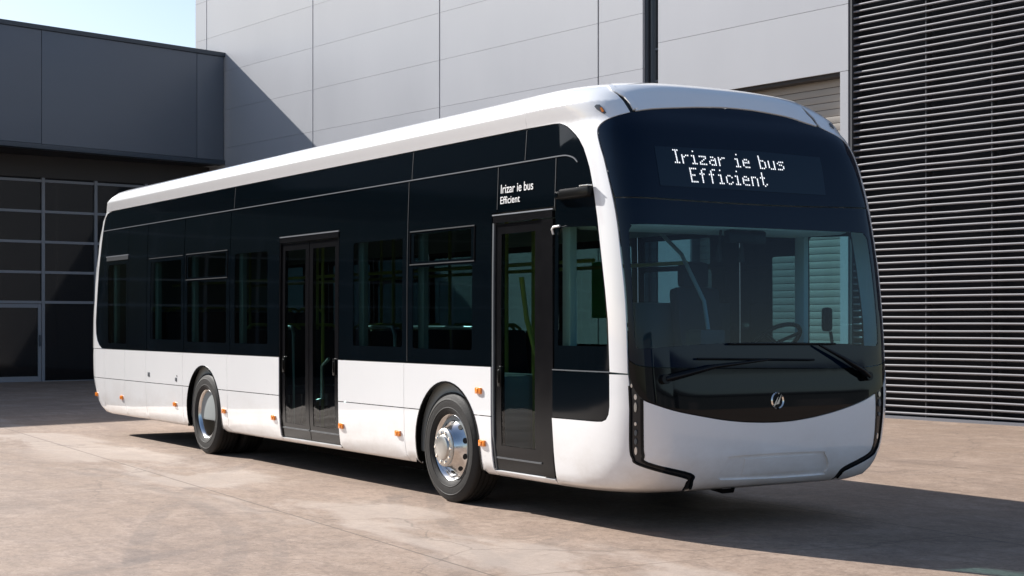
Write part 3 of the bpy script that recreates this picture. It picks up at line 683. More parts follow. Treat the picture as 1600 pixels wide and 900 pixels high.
# rear white frame and back wall of the glazed zone
for T in (lambda p: p, mir):
    panel('rear_pillar', T([(ar, ZT_ + G), S_(-9.72, ZT_ + G)] + [S_(*p) for p in [(-9.86, 1.212), (-9.96, 1.25), (-10.06, 1.32), (-10.12, 1.42), (-10.135, 1.58), (-10.085, 1.9), (-10.015, 2.3), (-9.915, 2.71), (-9.845, 2.95), (-9.79, 3.06), (-9.72, 3.115), (-9.61, 3.138)]] + [S_(-9.5, VT - .001), (ar, VT - .001)]), 'white_paint', bus, step=.08)

# ---- side glazing : black bonded glass with clear windows
g_r = [(-9.72, 1.212), (-9.86, 1.216), (-9.955, 1.254), (-10.052, 1.323), (-10.112, 1.422), (-10.127, 1.58), (-10.077, 1.9), (-10.007, 2.3), (-9.907, 2.71), (-9.863, 2.866)]
g_u = [(-9.858, 2.88), (-9.837, 2.95), (-9.782, 3.056), (-9.715, 3.111), (-9.61, 3.133)]
ZS = 2.873
def band(x0, x1, v0, v1): return [S_(x0 + G, v0), S_(x1 - G, v0), S_(x1 - G, v1), S_(x0 + G, v1)]
def glaze(side):
    T = (lambda p: p) if side == 'r' else mir
    def pane(poly, wins, m='side_glass', base='black_glass'):
        o = panel('glazing_panel', T(poly), base, bus, -.003, .008, .25, holes=[T(w_) for w_ in wins])
        for w_ in wins: panel('window_pane', T(w_), m, o, -.006, .004, .25)
        return o
    def hopper(x0, x1, z0, z1, par):
        for a_, b_ in (((x0, z0), (x1, z0)), ((x0, z1), (x1, z1))):
            ribbon('hopper_bar', T([S_(*a_), S_(*b_)]), .010, 'seam_grey', par, .004, .012, .4)
        for x_ in (x0, x1): ribbon('hopper_bar', T([S_(x_, z0), S_(x_, z1)]), .010, 'black_frame', par, .004, .012, .4)
    w1 = rrect(-9.58, -8.78, 1.29, 2.38, .03); w3 = rrect(-7.78, -6.64, 1.36, 2.36, .03); w4 = rrect(-6.42, -5.14, 1.34, 2.08, .03); w4b = rrect(-6.40, -5.16, 2.125, 2.39, .02); w5 = rrect(-4.88, -3.93, 1.34, 2.36, .03)
    w6 = rrect(-1.82, -.80, 1.35, 2.35, .03); w7 = rrect(-.60, .46, 1.34, 2.075, .03); w7b = rrect(-.58, .44, 2.125, 2.375, .02)
    rp = [S_(*p) for p in g_r]
    p1 = pane([rp[0]] + rp[1:] + [S_(-8.71, ZS - .006), S_(-8.71, 1.212)], [w1])
    ribbon('window_header', T([S_(-9.64, 2.465), S_(-8.70, 2.465)]), .055, 'seam_grey', p1, .004, .012, .4)
    ribbon('window_header_lip', T([S_(-9.66, 2.498), S_(-8.69, 2.498)]), .012, 'trim_silver', p1, .006, .012, .4)
    pane(band(-8.70, -7.93, 1.212, ZS - .006), [])
    p3 = pane(band(-7.92, -6.54, 1.212, ZS - .006), [w3]); ribbon('window_header', T([S_(-7.84, 2.41), S_(-6.58, 2.41)]), .009, 'seam_grey', p3, .004, .01, .4)
    p4 = pane(band(-6.53, -5.03, 1.212, ZS - .006), [w4, w4b]); hopper(-6.46, -5.10, 2.10, 2.415, p4)
    if side == 'r':
        pane([S_(-5.02, 1.212), S_(-3.615, 1.212), S_(-3.615, 2.50), S_(-2.135, 2.50), S_(-2.135, 1.212), S_(-.705, 1.212), S_(-.705, ZS - .006), S_(-5.02, ZS - .006)], [w5, w6])
        p7 = pane([S_(-.695, 1.212), S_(.775, 1.212), S_(.775, 2.485), S_(.855, 2.485), S_(.855, ZS - .006), S_(-.695, ZS - .006)], [w7, w7b])
        pane([S_(.865, 2.485), S_(1.715, 2.485), S_(1.715, ZS - .006), S_(.865, ZS - .006)], [])
    else:
        pane(band(-5.02, -3.62, 1.212, ZS - .006), [w5]); pane(band(-3.61, -2.14, 1.212, ZS - .006), [rrect(-3.45, -2.3, 1.35, 2.36, .03)]); pane(band(-2.13, -.705, 1.212, ZS - .006), [w6])
        p7 = pane(band(-.695, .855, 1.212, ZS - .006), [w7, w7b]); pane(band(.865, 1.715, 1.212, ZS - .006), [rrect(1.30, 1.70, 1.36, 2.16, .02)])
    hopper(-.65, .50, 2.10, 2.40, p7)
    # upper band above the silver line
    pane([S_(*p) for p in g_u] + [S_(-9.5, VT - .008), S_(-4.945, VT - .008), S_(-4.945, ZS + .006)], [])
    pane(band(-4.935, -.655, ZS + .006, VT - .008), []); pane(band(-.645, 1.262, ZS + .006, VT - .008), [])
    # front quarter glass
    inset = [(x_ - .008, z_ - .004) for x_, z_ in gf[1:]]
    w8 = [S_(*p) for p in [(1.775, 1.395), (2.405, 1.395), (2.425, 1.42), (2.415, 1.6), (2.375, 1.86), (2.325, 2.12), (2.295, 2.27), (2.27, 2.30), (1.80, 2.315), (1.775, 2.29)]]
    q = [S_(1.272, ZS + .006), S_(1.725, ZS + .006), S_(1.725, 1.212)] + [S_(*p) for p in inset[::-1]] + [S_(1.66, VT - .008), S_(1.272, VT - .008)]
    pq = pane(q, [w8], 'door_glass')
    ribbon('trim_strip', T([S_(-9.85, ZS), S_(-7, ZS), S_(-3, ZS), S_(.5, ZS), S_(1.2, ZS), S_(1.70, ZS)] + smooth_path([S_(1.74, ZS), S_(1.85, 2.870), S_(1.93, 2.853), S_(1.98, 2.832), S_(2.015, 2.805)], 4)), .009, 'seam_silver', bus, .004, .008, .3)
    for x_, z0, z1 in ((-4.94, ZS, VT), (-.65, ZS, VT), (1.267, ZS, VT), (1.72, 2.46, ZS), (.86, 2.5, ZS), (-.70, 1.21, ZS)):
        if side == 'l' and x_ > 1.5: continue
        ribbon('pane_seam', T([S_(x_, z0 + .01), S_(x_, z1 - .012)]), .006, 'seam_grey', bus, .0015, .006, .4)
    # lower quarter panel in gloss black
    lq = [S_(1.70, 1.197), S_(1.70, .834)] + [S_(x_ - .006, z_ + .007) for x_, z_ in blk_r[::-1][1:-1]] + [S_(2.445, 1.197)]
    panel('lower_quarter_panel', T(lq), 'black_glass', bus, -.002, .01, .1)
    ribbon('quarter_line', T([S_(1.70, 1.206), S_(2.45, 1.206)]), .008, 'trim_grey', bus, .002, .01, .1)
glaze('r'); glaze('l')

# ---- windscreen assembly
seam_v = 2.497
def seam_pts(v): return [P_(p, v + dz) for p, dz in [(-39.0, .004), (-30, -.004), (-20, -.010), (-9, -.012), (2, -.012), (15, -.006), (25, .003), (33.6, .010)]]
wlw = [P_(p + .35, v) for p, v in wl]; wllw = [P_(p - .35, v) for p, v in wll]
wlwS = smooth_path(wlw, 4); wllwS = smooth_path(wllw, 4)
upR = [p for p in wlwS if p[1] > seam_v + .01]; upL = [p for p in wllwS if p[1] > seam_v + .01]
wt_d = off_path(wt, -.007)
upper = smooth_path(seam_pts(seam_v + .005), 3) + upL + wt_d[::-1][1:-1] + upR[::-1]
disp = [P_(-30.4, 2.895), P_(-29.4, 2.592), P_(21.2, 2.592), P_(23.2, 2.905), P_(0, 2.915)]
ud = panel('destination_glass', upper, 'front_black', bus, -.002, .01, .055)
dp = panel('destination_display', disp, 'display_face', ud, .0006, .002, .07)
loR = [p for p in wlwS if 1.235 < p[1] < seam_v - .008]; loL = [p for p in wllwS if 1.235 < p[1] < seam_v - .008]
clear = smooth_path([P_(-36.2, 2.25), P_(-35.6, 2.288), P_(-34.6, 2.298), P_(-19, 2.302), P_(0, 2.303), P_(15, 2.302), P_(28.5, 2.30), P_(30.0, 2.288), P_(30.8, 2.25)], 4) + smooth_path([P_(30.4, 2.011), P_(29.8, 1.46), P_(29.3, 1.405), P_(28.3, 1.386), P_(18.3, 1.406), P_(1.1, 1.425), P_(-20.5, 1.414), P_(-33.4, 1.384), P_(-34.5, 1.395), P_(-35.0, 1.43), P_(-35.6, 1.83)], 4)
bot = smooth_path([P_(-36.1, 1.30), P_(-34.6, 1.268), P_(-31, 1.250), P_(-20, 1.238), P_(-3, 1.229), P_(12, 1.221), P_(22, 1.218), P_(29, 1.235), P_(32.8, 1.27)], 4)
ws_poly = bot + [p for p in loL if p[1] > 1.275] + smooth_path(seam_pts(seam_v - .005), 3)[::-1] + [p for p in loR if p[1] > 1.305][::-1]
ws = panel('windscreen', ws_poly, 'front_black', bus, -.002, .008, .055, holes=[clear])
panel('windscreen_pane', clear, 'windscreen_glass', ws, -.004, .004, .06)
low = off_path(bot, -.006)
lowp = [P_(-36.1, 1.19)] + low + [P_(32.9, 1.19)] + off_path(sill, .004)[::-1]
panel('lower_windscreen_panel', lowp, 'mask_black', bus, .001, .012, .05)
# LED lettering, nine rows high
GL = {'I': ["111","010","010","010","010","010","010","010","111"], 'r': ["","","","1011","1100","1000","1000","1000","1000"],
 'i': ["010","000","000","110","010","010","010","010","111"], 'z': ["","","","1111","0001","0010","0100","1000","1111"],
 'a': ["","","","0110","0001","0111","1001","1001","0111"], 'e': ["","","","0110","1001","1111","1000","1000","0111"],
 'b': ["1000","1000","1000","1110","1001","1001","1001","1001","1110"], 'u': ["","","","1001","1001","1001","1001","1001","0111"],
 's': ["","","","0111","1000","0110","0001","0001","1110"], 'E': ["1111","1000","1000","1000","1110","1000","1000","1000","1111"],
 'f': ["0011","0100","0100","1110","0100","0100","0100","0100","0100"], 'c': ["","","","0110","1001","1000","1000","1001","0110"],
 'n': ["","","","1110","1001","1001","1001","1001","1001"], 't': ["0100","0100","0100","1110","0100","0100","0100","0101","0010"], ' ': [""] * 9}
def led(text, y0, y1, ztop, zbot, parent):
    colx = 0; dots = []
    for ch in text:
        gl = GL[ch]; wd = max([len(r_) for r_ in gl] + [3]) if ch != ' ' else 3
        for r_, row in enumerate(gl):
            for c_, b_ in enumerate(row):
                if b_ == '1': dots.append((colx + c_, r_))
        colx += wd + 1
    n = colx - 1; V = []; F = []; tab = {}
    for c_, r_ in dots:
        y = y0 + (y1 - y0) * c_ / (n - 1); v = ztop + (zbot - ztop) * r_ / 8.0
        if v not in tab:
            tp = np.linspace(R(-45), R(45), 1200); tab[v] = (surf((tp + math.pi / 2) * AS, np.full(1200, v))[:, 1], tp)
        lo = float(np.interp(y, *tab[v]))
        a = (lo + math.pi / 2) * AS; p = surf(a, v)[0]; nn = normals(a, v)[0]; nn = Vector(nn); p = Vector(p) + nn * .0022
        t = Vector((0, 0, 1)).cross(nn).normalized(); u_ = nn.cross(t); b0 = len(V)
        for k in range(6): V.append(p + (t * math.cos(k * math.pi / 3) + u_ * math.sin(k * math.pi / 3)) * .0072)
        F.append(tuple(range(b0, b0 + 6)))
    return tag(obj('led_lettering', mesh('led_lettering', V, F), 'led_dot', parent), kind='stuff')
led('Irizar ie bus', -.80, .283, 2.874, 2.778, ud); led('Efficient', -.675, .072, 2.738, 2.636, ud)
# emblem : ring with two slanted blades
def emblem():
    a, v = P_(-1.0, .978); p = Vector(surf(a, v)[0]); nn = Vector(normals(a, v)[0]); t = Vector((0, 0, 1)).cross(nn).normalized(); u_ = nn.cross(t)
    def w_(x, y, d): return p + t * x + u_ * y + nn * d
    bm = bmesh.new(); n = 40; r0, r1 = .050, .064
    for a0, a1 in ((70, 255), (-85, 52)):
        ring = []
        for k in range(n + 1):
            q = R(a0 + (a1 - a0) * k / n); c, s = math.cos(q), math.sin(q)
            ring.append([bm.verts.new(w_(r0 * c, r0 * s * 1.05, .004)), bm.verts.new(w_((r0 + r1) / 2 * c, (r0 + r1) / 2 * s * 1.05, .014)), bm.verts.new(w_(r1 * c, r1 * s * 1.05, .004))])
        for k in range(n):
            for j in range(2): bm.faces.new((ring[k][j], ring[k][j + 1], ring[k + 1][j + 1], ring[k + 1][j]))
    for pts in ([(-.050, -.048), (-.030, -.034), (.004, .030), (-.004, .026), (-.044, -.030)], [(-.026, -.030), (.006, -.024), (.014, -.006), (.034, .050), (.010, .014), (-.004, -.002)]):
        f0 = [bm.verts.new(w_(x, y, .013)) for x, y in pts]; f1 = [bm.verts.new(w_(x, y, .002)) for x, y in pts]
        bm.faces.new(f0)
        for k in range(len(pts)): bm.faces.new((f0[k], f1[k], f1[(k + 1) % len(pts)], f0[(k + 1) % len(pts)]))
    return obj('emblem', bm_mesh('emblem', bm, 35), 'chrome', bus)
emblem()
# wipers
def on(ph, v, d): a, vv = P_(ph, v); return Vector(surf(a, vv)[0]) + Vector(normals(a, vv)[0]) * d
def wiper(piv, elbow, tip, b0, b1):
    bm = bmesh.new(); tube_into(bm, [on(*piv, .035), on((piv[0] * .7 + elbow[0] * .3), piv[1] * .7 + elbow[1] * .3 + .004, .06), on(*elbow, .055), on(*tip, .045)], [.028, .025, .016, .008], 10)
    tube_into(bm, [on(*piv, -.005), on(*piv, .055)], .036, 14)
    o = obj('wiper', bm_mesh('wiper', bm, 45), 'black_frame', bus)
    pts = [on(b0[0] + (b1[0] - b0[0]) * k / 12, b0[1] + (b1[1] - b0[1]) * k / 12, .022 + .006 * math.sin(k / 12 * math.pi)) for k in range(13)]
    bm = bmesh.new(); tube_into(bm, pts, .008, 8); obj('wiper_blade', bm_mesh('wiper_blade', bm, 45), 'rubber', o)
wiper((-29.6, 1.160), (-19.0, 1.245), (-4.5, 1.288), (-22.6, 1.305), (10.2, 1.283))
wiper((25.0, 1.145), (18.0, 1.29), (11.5, 1.395), (-14.5, 1.412), (16.8, 1.405))

# ---- doors
def dbox(name, x0, x1, z0, z1, y0, y1, m, parent, bevel=0.0): return box(name, (x0, y0, z0), (x1, y1, z1), m, parent, bevel)
def sheet(name, x0, x1, z0, z1, m, parent, off, thick=.01, step=.3): return panel(name, [S_(x0, z0), S_(x1, z0), S_(x1, z1), S_(x0, z1)], m, parent, off, thick, step)
def door_leaf(x0, x1, z0, z1, fr, frb, handle_x, glass_m='door_glass'):
    hole = [S_(x0 + fr, z0 + frb), S_(x1 - fr, z0 + frb), S_(x1 - fr, z1 - fr * .9), S_(x0 + fr, z1 - fr * .9)]
    o = panel('door', [S_(x0, z0), S_(x1, z0), S_(x1, z1), S_(x0, z1)], 'black_frame', bus, -.018, .035, .2, holes=[hole])
    panel('door_pane', hole, glass_m, o, -.022, .004, .3)
    ribbon('kick_rail', [S_(x0 + .01, z0 + .10), S_(x1 - .01, z0 + .10)], .012, 'trim_grey', o, -.012, .01, .4)
    if handle_x is not None:
        bm = bmesh.new(); Y = float(surf(Ax(handle_x, 1.15), 1.15)[0, 1])
        bbox(bm, (handle_x, Y + .012, 1.13), (.055, .024, .17), .010); bbox(bm, (handle_x, Y - .002, 1.13), (.022, .016, .11), .006)
        obj('door_handle', bm_mesh('door_handle', bm, 40), 'rubber', o)
    return o
# rear double door
sheet('door_header', -3.595, -2.155, 2.425, 2.478, 'black_frame', bus, .002, .03)
sheet('door_header_lip', -3.60, -2.15, 2.482, 2.492, 'trim_silver', bus, .006, .02)
door_leaf(-3.575, -2.885, .372, 2.418, .085, .145, -3.50)
door_leaf(-2.870, -2.178, .372, 2.418, .085, .145, -2.255)
for x0, x1 in ((-3.605, -3.585), (-2.168, -2.148)): sheet('door_frame_post', x0, x1, .34, 2.42, 'black_frame', bus, -.004, .05)
sheet('door_step', -3.60, -2.15, .285, .362, 'white_paint', bus, .0, .04, .1)
# front door with its fixed side strip
sheet('door_header', .80, 1.69, 2.40, 2.455, 'black_frame', bus, .002, .03)
sheet('door_header_lip', .79, 1.70, 2.460, 2.470, 'trim_silver', bus, .006, .02)
door_leaf(.815, 1.515, .372, 2.392, .095, .19, .90)
sheet('door_side_strip', 1.528, 1.688, .372, 2.392, 'black_frame', bus, -.004, .04)
sheet('door_frame_post', .785, .808, .34, 2.40, 'trim_grey', bus, -.004, .05)
sheet('door_step', .785, 1.683, .285, .362, 'white_paint', bus, .0, .04, .1)

# ---- side marker lamps
def marker(x, z, side=-1):
    y = float(surf(Ax(x, z), z)[0, 1]); bm = bmesh.new()
    bbox(bm, (x, y - .008, z), (.094, .020, .054), .008); bbox(bm, (x - .012, y - .019, z), (.040, .008, .036), .003)
    obj('side_marker_lamp', bm_mesh('side_marker_lamp', bm, 40), 'amber_lens', bus)
for x, z in [(-10.10, .55), (-8.96, .55), (-6.85, .55), (-5.20, .545), (-3.76, .545), (-2.08, .55), (-.88, .55), (.585, 1.0), (.635, .56)]: marker(x, z)
# keyholes / latches on the rear flaps
for x, z, s in [(-7.83, .90, .05), (-6.80, .865, .04), (-6.77, .91, .015)]:
    y = float(surf(Ax(x, z), z)[0, 1]); bm = bmesh.new(); bbox(bm, (x, y - .001, z), (s * 1.3, .012, s * 1.1), .004); obj('flap_latch', bm_mesh('flap_latch', bm, 40), 'trim_grey', bus)
# mirror camera arm on the right pillar, with the small grab hook below it
bm = bmesh.new()
bbox(bm, (2.03, -1.325, 2.568), (.40, .055, .075), .018); bbox(bm, (1.81, -1.325, 2.562), (.09, .045, .06), .015)
mc = obj('mirror_camera', bm_mesh('mirror_camera', bm, 40), 'rubber', bus)
bm = bmesh.new(); bbox(bm, (2.17, -1.33, 2.611), (.12, .04, .010), .003); obj('camera_arm_cap', bm_mesh('camera_arm_cap', bm, 40), 'lamp_lens', mc)
bm = bmesh.new(); tube_into(bm, [(1.80, -1.345, 2.562), (1.80, -1.353, 2.562)], .018, 16); obj('camera_lens', bm_mesh('camera_lens', bm, 40), 'black_glass', mc)
tube('hook', [(1.74, -1.335, 2.262), (1.742, -1.35, 2.30), (1.765, -1.352, 2.318), (1.84, -1.345, 2.322)], .009, 'lettering_white', bus)

# ---- lettering on the side
def side_text(txt, x0, z0, width, height):
    c = bpy.data.curves.new('t', 'FONT'); c.body = txt; c.size = 1.0; c.offset = 0.004; to = bpy.data.objects.new('t', c); COL.objects.link(to)
    bpy.context.view_layer.update()
    me = bpy.data.meshes.new_from_object(to.evaluated_get(bpy.context.evaluated_depsgraph_get())); bpy.data.objects.remove(to); bpy.data.curves.remove(c)
    co = np.array([v.co for v in me.vertices]); mn = co.min(0); mx = co.max(0)
    for i, v in enumerate(me.vertices):
        x = x0 + (co[i, 0] - mn[0]) / (mx[0] - mn[0]) * width; z = z0 + co[i, 1] * height
        a = Ax(x, z); p = surf(a, z)[0]; v.co = (p[0], p[1] - .0035, p[2])
    bm = bmesh.new(); bm.from_mesh(me); bpy.data.meshes.remove(me); seen = set(); isl = []
    for f in bm.faces:
        if f in seen: continue
        st = [f]; seen.add(f); g_ = []
        while st:
            q = st.pop(); g_.append(q)
            for e in q.edges:
                for h in e.link_faces:
                    if h not in seen: seen.add(h); st.append(h)
        xs = [v.co.x for q in g_ for v in q.verts]; isl.append([min(xs), max(xs), g_])
    isl.sort(key=lambda i_: i_[0]); out = []
    for i_ in isl:
        if out and min(out[-1][1], i_[1]) - max(out[-1][0], i_[0]) > .6 * min(out[-1][1] - out[-1][0], i_[1] - i_[0]): out[-1][2] += i_[2]; out[-1][1] = max(out[-1][1], i_[1])
        else: out.append(i_)
    root = empty('side_lettering'); root.parent = bus
    for lo_, hi_, fs in out:
        vs_ = list({v for f in fs for v in f.verts}); ix = {v: k for k, v in enumerate(vs_)}
        obj('letter', mesh('letter', [v.co for v in vs_], [[ix[v] for v in f.verts] for f in fs]), 'lettering_white', root)
    bm.free()
side_text('Irizar ie bus', .915, 2.640, .49, .105); side_text('Efficient', .912, 2.553, .30, .085)

# ---- wheels
def tyre_mesh(r=.482, w=.29):
    h = w / 2; bm = bmesh.new()
    prof = [(.285, -h * .70), (.300, -h * .86), (.330, -h * .965), (.340, -h * .975), (.343, -h * 1.0), (.348, -h * 1.0), (.352, -h * .985), (.385, -h * 1.0), (.412, -h * .99), (.415, -h * 1.005), (.420, -h * 1.0), (.424, -h * .98), (.435, -h * .965), (.455, -h * .90), (.470, -h * .86), (.478, -h * .80)]
    ys = []
    for k in range(5):
        c = -h * .74 + k * h * .37
        ys.append(c)
    tread = []
    e = -h * .78
    gro = [-h * .48, -h * .16, h * .16, h * .48]
    pts = [(.480, -h * .78)]
    for g_ in gro: pts += [(.483, g_ - .010), (.468, g_ - .007), (.468, g_ + .007), (.483, g_ + .010)]
    pts += [(.480, h * .78)]
    full = prof + pts + [(a, -b) for a, b in prof[::-1]]
    lathe_into(bm, full, 72); return bm_mesh('tyre', bm, 30)
TY = tyre_mesh(); TY.materials.append(MATS['tyre_rubber'])
def disc_bolts(bm, n, rad, y, r, h, phase=0):
    for k in range(n):
        t = 2 * math.pi * k / n + phase; c = Vector((rad * math.cos(t), y, rad * math.sin(t)))
        tube_into(bm, [c, c + Vector((0, -h, 0))], [r, r * .8], 8)
def front_wheel(x, side):
    # built for the right side (outside = -y), turned round for the left
    bm = bmesh.new()
    lathe_into(bm, [(.262, .10), (.272, -.085), (.290, -.105), (.298, -.112), (.290, -.118), (.268, -.100), (.258, -.070), (.245, -.075), (.200, -.120), (.176, -.160), (.170, -.178), (.165, -.185)], 60)
    root = obj('wheel', bm_mesh('wheel', bm, 40), 'polished_alloy', bus, (x, side * -1.15 * -1 if side > 0 else -1.15, .482))
    if side > 0: root.rotation_euler = (0, 0, math.pi)
    t = obj('tyre', TY, None, root)
    bm = bmesh.new(); rg = lathe_into(bm, [(.168, -.170), (.166, -.190), (.158, -.197), (.112, -.199), (.106, -.205), (.102, -.214), (.088, -.219), (.04, -.221)], 48); bm.faces.new(rg[-1]); obj('hub', bm_mesh('hub', bm, 40), 'brushed_hub', root)
    for k in range(10):
        tt = 2 * math.pi * (k + .5) / 10; bm = bmesh.new(); rr = .222
        c = Vector((rr * math.cos(tt), -.099, rr * math.sin(tt))); er = Vector((math.cos(tt), 0, math.sin(tt))); et = Vector((-math.sin(tt), 0, math.cos(tt))); nn = (Vector((0, -1, 0)) + er * .9).normalized(); er2 = et.cross(nn)
        ring = [bm.verts.new(c + nn * .004 + er2 * .020 * math.cos(q) + et * .027 * math.sin(q)) for q in [2 * math.pi * j / 14 for j in range(14)]]
        low_ = [bm.verts.new(v.co - nn * .02) for v in ring]
        bm.faces.new(ring)
        for j in range(14): bm.faces.new((ring[j], low_[j], low_[(j + 1) % 14], ring[(j + 1) % 14]))
        obj('hand_hole', bm_mesh('hand_hole', bm, 40), 'hole_black', root)
    for k in range(10):
        bm = bmesh.new(); tt = 2 * math.pi * k / 10; c = Vector((.134 * math.cos(tt), -.196, .134 * math.sin(tt))); tube_into(bm, [c, c + Vector((0, -.011, 0))], [.016, .012], 10); obj('wheel_nut', bm_mesh('wheel_nut', bm, 40), 'chrome', root)
def rear_wheel(x, side):
    bm = bmesh.new()
    lathe_into(bm, [(.262, .14), (.270, -.085), (.288, -.105), (.297, -.112), (.289, -.118), (.268, -.100), (.262, -.07), (.252, .02), (.240, .05), (.225, .065), (.11, .070)], 60)
    root = obj('wheel', bm_mesh('wheel', bm, 40), 'polished_alloy', bus, (x, -1.15 if side < 0 else 1.15, .482))
    if side > 0: root.rotation_euler = (0, 0, math.pi)
    obj('tyre', TY, None, root)
    t2 = obj('tyre', TY, None, root, (0, .33, 0))
    bm = bmesh.new(); rg = lathe_into(bm, [(.235, .062), (.20, .058), (.12, .055), (.108, .05), (.104, -.005), (.098, -.018), (.05, -.024)], 40); bm.faces.new(rg[-1]); obj('hub', bm_mesh('hub', bm, 40), 'hub_dark', root)
    for k in range(10):
        bm = bmesh.new(); tt = 2 * math.pi * k / 10; c = Vector((.165 * math.cos(tt), .058, .165 * math.sin(tt))); tube_into(bm, [c, c + Vector((0, -.03, 0))], [.017, .013], 8); obj('wheel_nut', bm_mesh('wheel_nut', bm, 40), 'brushed_hub', root)
for s in (-1, 1): front_wheel(FWX, s); rear_wheel(RWX, s)
# wheel housings: dark half drums, open below
for xw in (FWX, RWX):
    for s in (-1, 1):
        bm = bmesh.new(); n = 20; rings = []
        for y in (s * 1.285, s * .62):
            rings.append([bm.verts.new((xw + .60 * math.cos(R(180 * k / n)), y, .47 + .63 * math.sin(R(180 * k / n)))) for k in range(n + 1)])
        for k in range(n): bm.faces.new((rings[0][k], rings[0][k + 1], rings[1][k + 1], rings[1][k]))
        vs_ = rings[1]; bm.faces.new(vs_)
        for k0 in (0, n):
            a, b_ = rings[0][k0], rings[1][k0]; c1 = bm.verts.new((a.co.x, a.co.y, .30)); c2 = bm.verts.new((b_.co.x, b_.co.y, .30)); bm.faces.new((a, b_, c2, c1))
        obj('wheel_housing', bm_mesh('wheel_housing', bm), 'dark_under', bus)

# ---- underbody
for x0, x1 in ((-9.6, RWX - .62), (RWX + .62, FWX - .62), (FWX + .62, 2.25)):
    box('underbody', (x0, -1.19, .31), (x1, 1.19, .365), 'dark_under', bus)
box('battery_tray', (-3.45, -1.06, .20), (-.85, 1.06, .309), 'dark_under', bus, .02)
box('rear_chassis', (-9.1, -.85, .22), (-6.6, .85, .309), 'dark_under', bus, .02)
for xw in (FWX, RWX): tube('axle', [(xw, -.95, .46), (xw, .95, .46)], .075, 'dark_under', bus)
tube('tow_eye', [(2.50, -.38, .30), (2.56, -.32, .275), (2.56, -.22, .275), (2.50, -.16, .30)], .018, 'dark_under', bus)

# ---- interior
box('floor_deck', (-9.8, -1.21, .368), (RWX - .65, 1.21, .40), 'interior_floor', bus)
box('floor_deck', (RWX + .65, -1.21, .368), (FWX - .65, 1.21, .40), 'interior_floor', bus)
box('floor_deck', (FWX + .65, -1.21, .368), (2.35, 1.21, .40), 'interior_floor', bus)
for xw in (FWX, RWX): box('floor_deck', (xw - .649, -.60, .368), (xw + .649, .60, .40), 'interior_floor', bus)
box('ceiling', (-9.7, -1.18, 2.62), (1.75, 1.18, 2.66), 'interior_grey', bus)
for s in (-1, 1):
    for x0, x1 in (((-9.6, -3.66), (-2.10, .74)) if s < 0 else ((-9.6, 1.6),)):
        box('inner_wall', (x0, s * 1.245 - .012, 1.08), (x1, s * 1.245 + .012, 1.28), 'dashboard_black', bus)
    box('cove_panel', (-9.6, s * 1.19 - .02, 2.42), (1.7, s * 1.19 + .02, 2.62), 'interior_grey', bus)
box('rear_bulkhead', (-9.75, -1.2, .40), (-9.70, 1.2, 2.62), 'interior_grey', bus)
def seat(x, y, yaw=0.0, base=.40):
    root = empty('passenger_seat', (x, y, base), yaw); root.parent = bus
    bm = bmesh.new(); bbox(bm, (0, 0, .43), (.42, .43, .09), .03); obj('cushion', bm_mesh('cushion', bm, 40), 'seat_fabric', root)
    bm = bmesh.new(); bbox(bm, (0, 0, 0), (.08, .43, .64), .03, Matrix.Translation((-.24, 0, .78)) @ Matrix.Rotation(R(-9), 4, 'Y')); obj('backrest', bm_mesh('backrest', bm, 40), 'seat_fabric', root)
    bm = bmesh.new(); bbox(bm, (-.02, 0, .20), (.10, .10, .38), .01); obj('pedestal', bm_mesh('pedestal', bm, 40), 'seat_shell', root)
    tube('grab_handle', [(-.28, -.19, .98), (-.295, -.17, 1.11), (-.30, -.11, 1.15), (-.30, .11, 1.15), (-.295, .17, 1.11), (-.28, .19, .98)], .019, 'handle_yellow', root, 8)
xsr = [-8.9, -8.15, -7.4, -4.75, -4.05, -1.55, -.55, .1]
for x in xsr:
    hi = .40 + (.22 if x < -6.8 else 0)
    if x not in (-.55, .1): seat(x, -.92, 0, hi)
    if x not in (-.55,): seat(x, -.45 if x not in (.1,) else .92, 0, hi)
for x in (-8.9, -8.15, -7.4, -4.75, -4.0, -3.2, -2.4, -1.55):
    hi = .40 + (.22 if x < -6.8 else 0)
    seat(x, .46, 0, hi); seat(x, .92, 0, hi)
for x, y in [(-7.0, -.25), (-5.0, -.22), (-3.72, -.75), (-2.05, -.75), (-1.2, -.25), (-.1, -.62), (.35, -.62), (.72, -.85), (-4.2, .22), (-2.6, .22), (-.9, .22)]:
    tube('stanchion', [(x, y, .40), (x, y, 2.62)], .019, 'handle_yellow', bus, 8)
for y in (-.5, .5): tube('ceiling_rail', [(-9.2, y, 2.10), (1.1, y, 2.10)], .018, 'handle_yellow', bus, 8)
# low steel guard rails by the doors and the wheel boxes
for x0, x1 in ((-4.35, -3.72), (-2.05, -1.35), (-1.1, .55)):
    tube('guard_rail', [(x0, -1.10, .42), (x0, -1.10, 1.46), (x0 + .05, -1.10, 1.53), (x1 - .05, -1.10, 1.53), (x1, -1.10, 1.46), (x1, -1.10, .42)], .020, 'grab_steel', bus, 8)
for xw in (FWX, RWX):
    for s in (-1, 1): box('wheel_box', (xw - .66, s * .93 - .31, .40), (xw + .66, s * .93 + .31, 1.125), 'interior_grey', bus, .03)
# door aprons
for x in (-3.0, -2.35): tube('door_grab_rail', [(x, -1.19, .75), (x + .06, -1.12, .78), (x + .06, -1.12, 1.12), (x + .22, -1.12, 1.20)], .018, 'grab_steel', bus, 8)
tube('door_grab_rail', [(1.0, -1.16, 1.95), (1.02, -1.12, 1.6), (1.12, -1.10, 1.33), (1.42, -1.12, 1.14)], .022, 'handle_yellow', bus, 8)
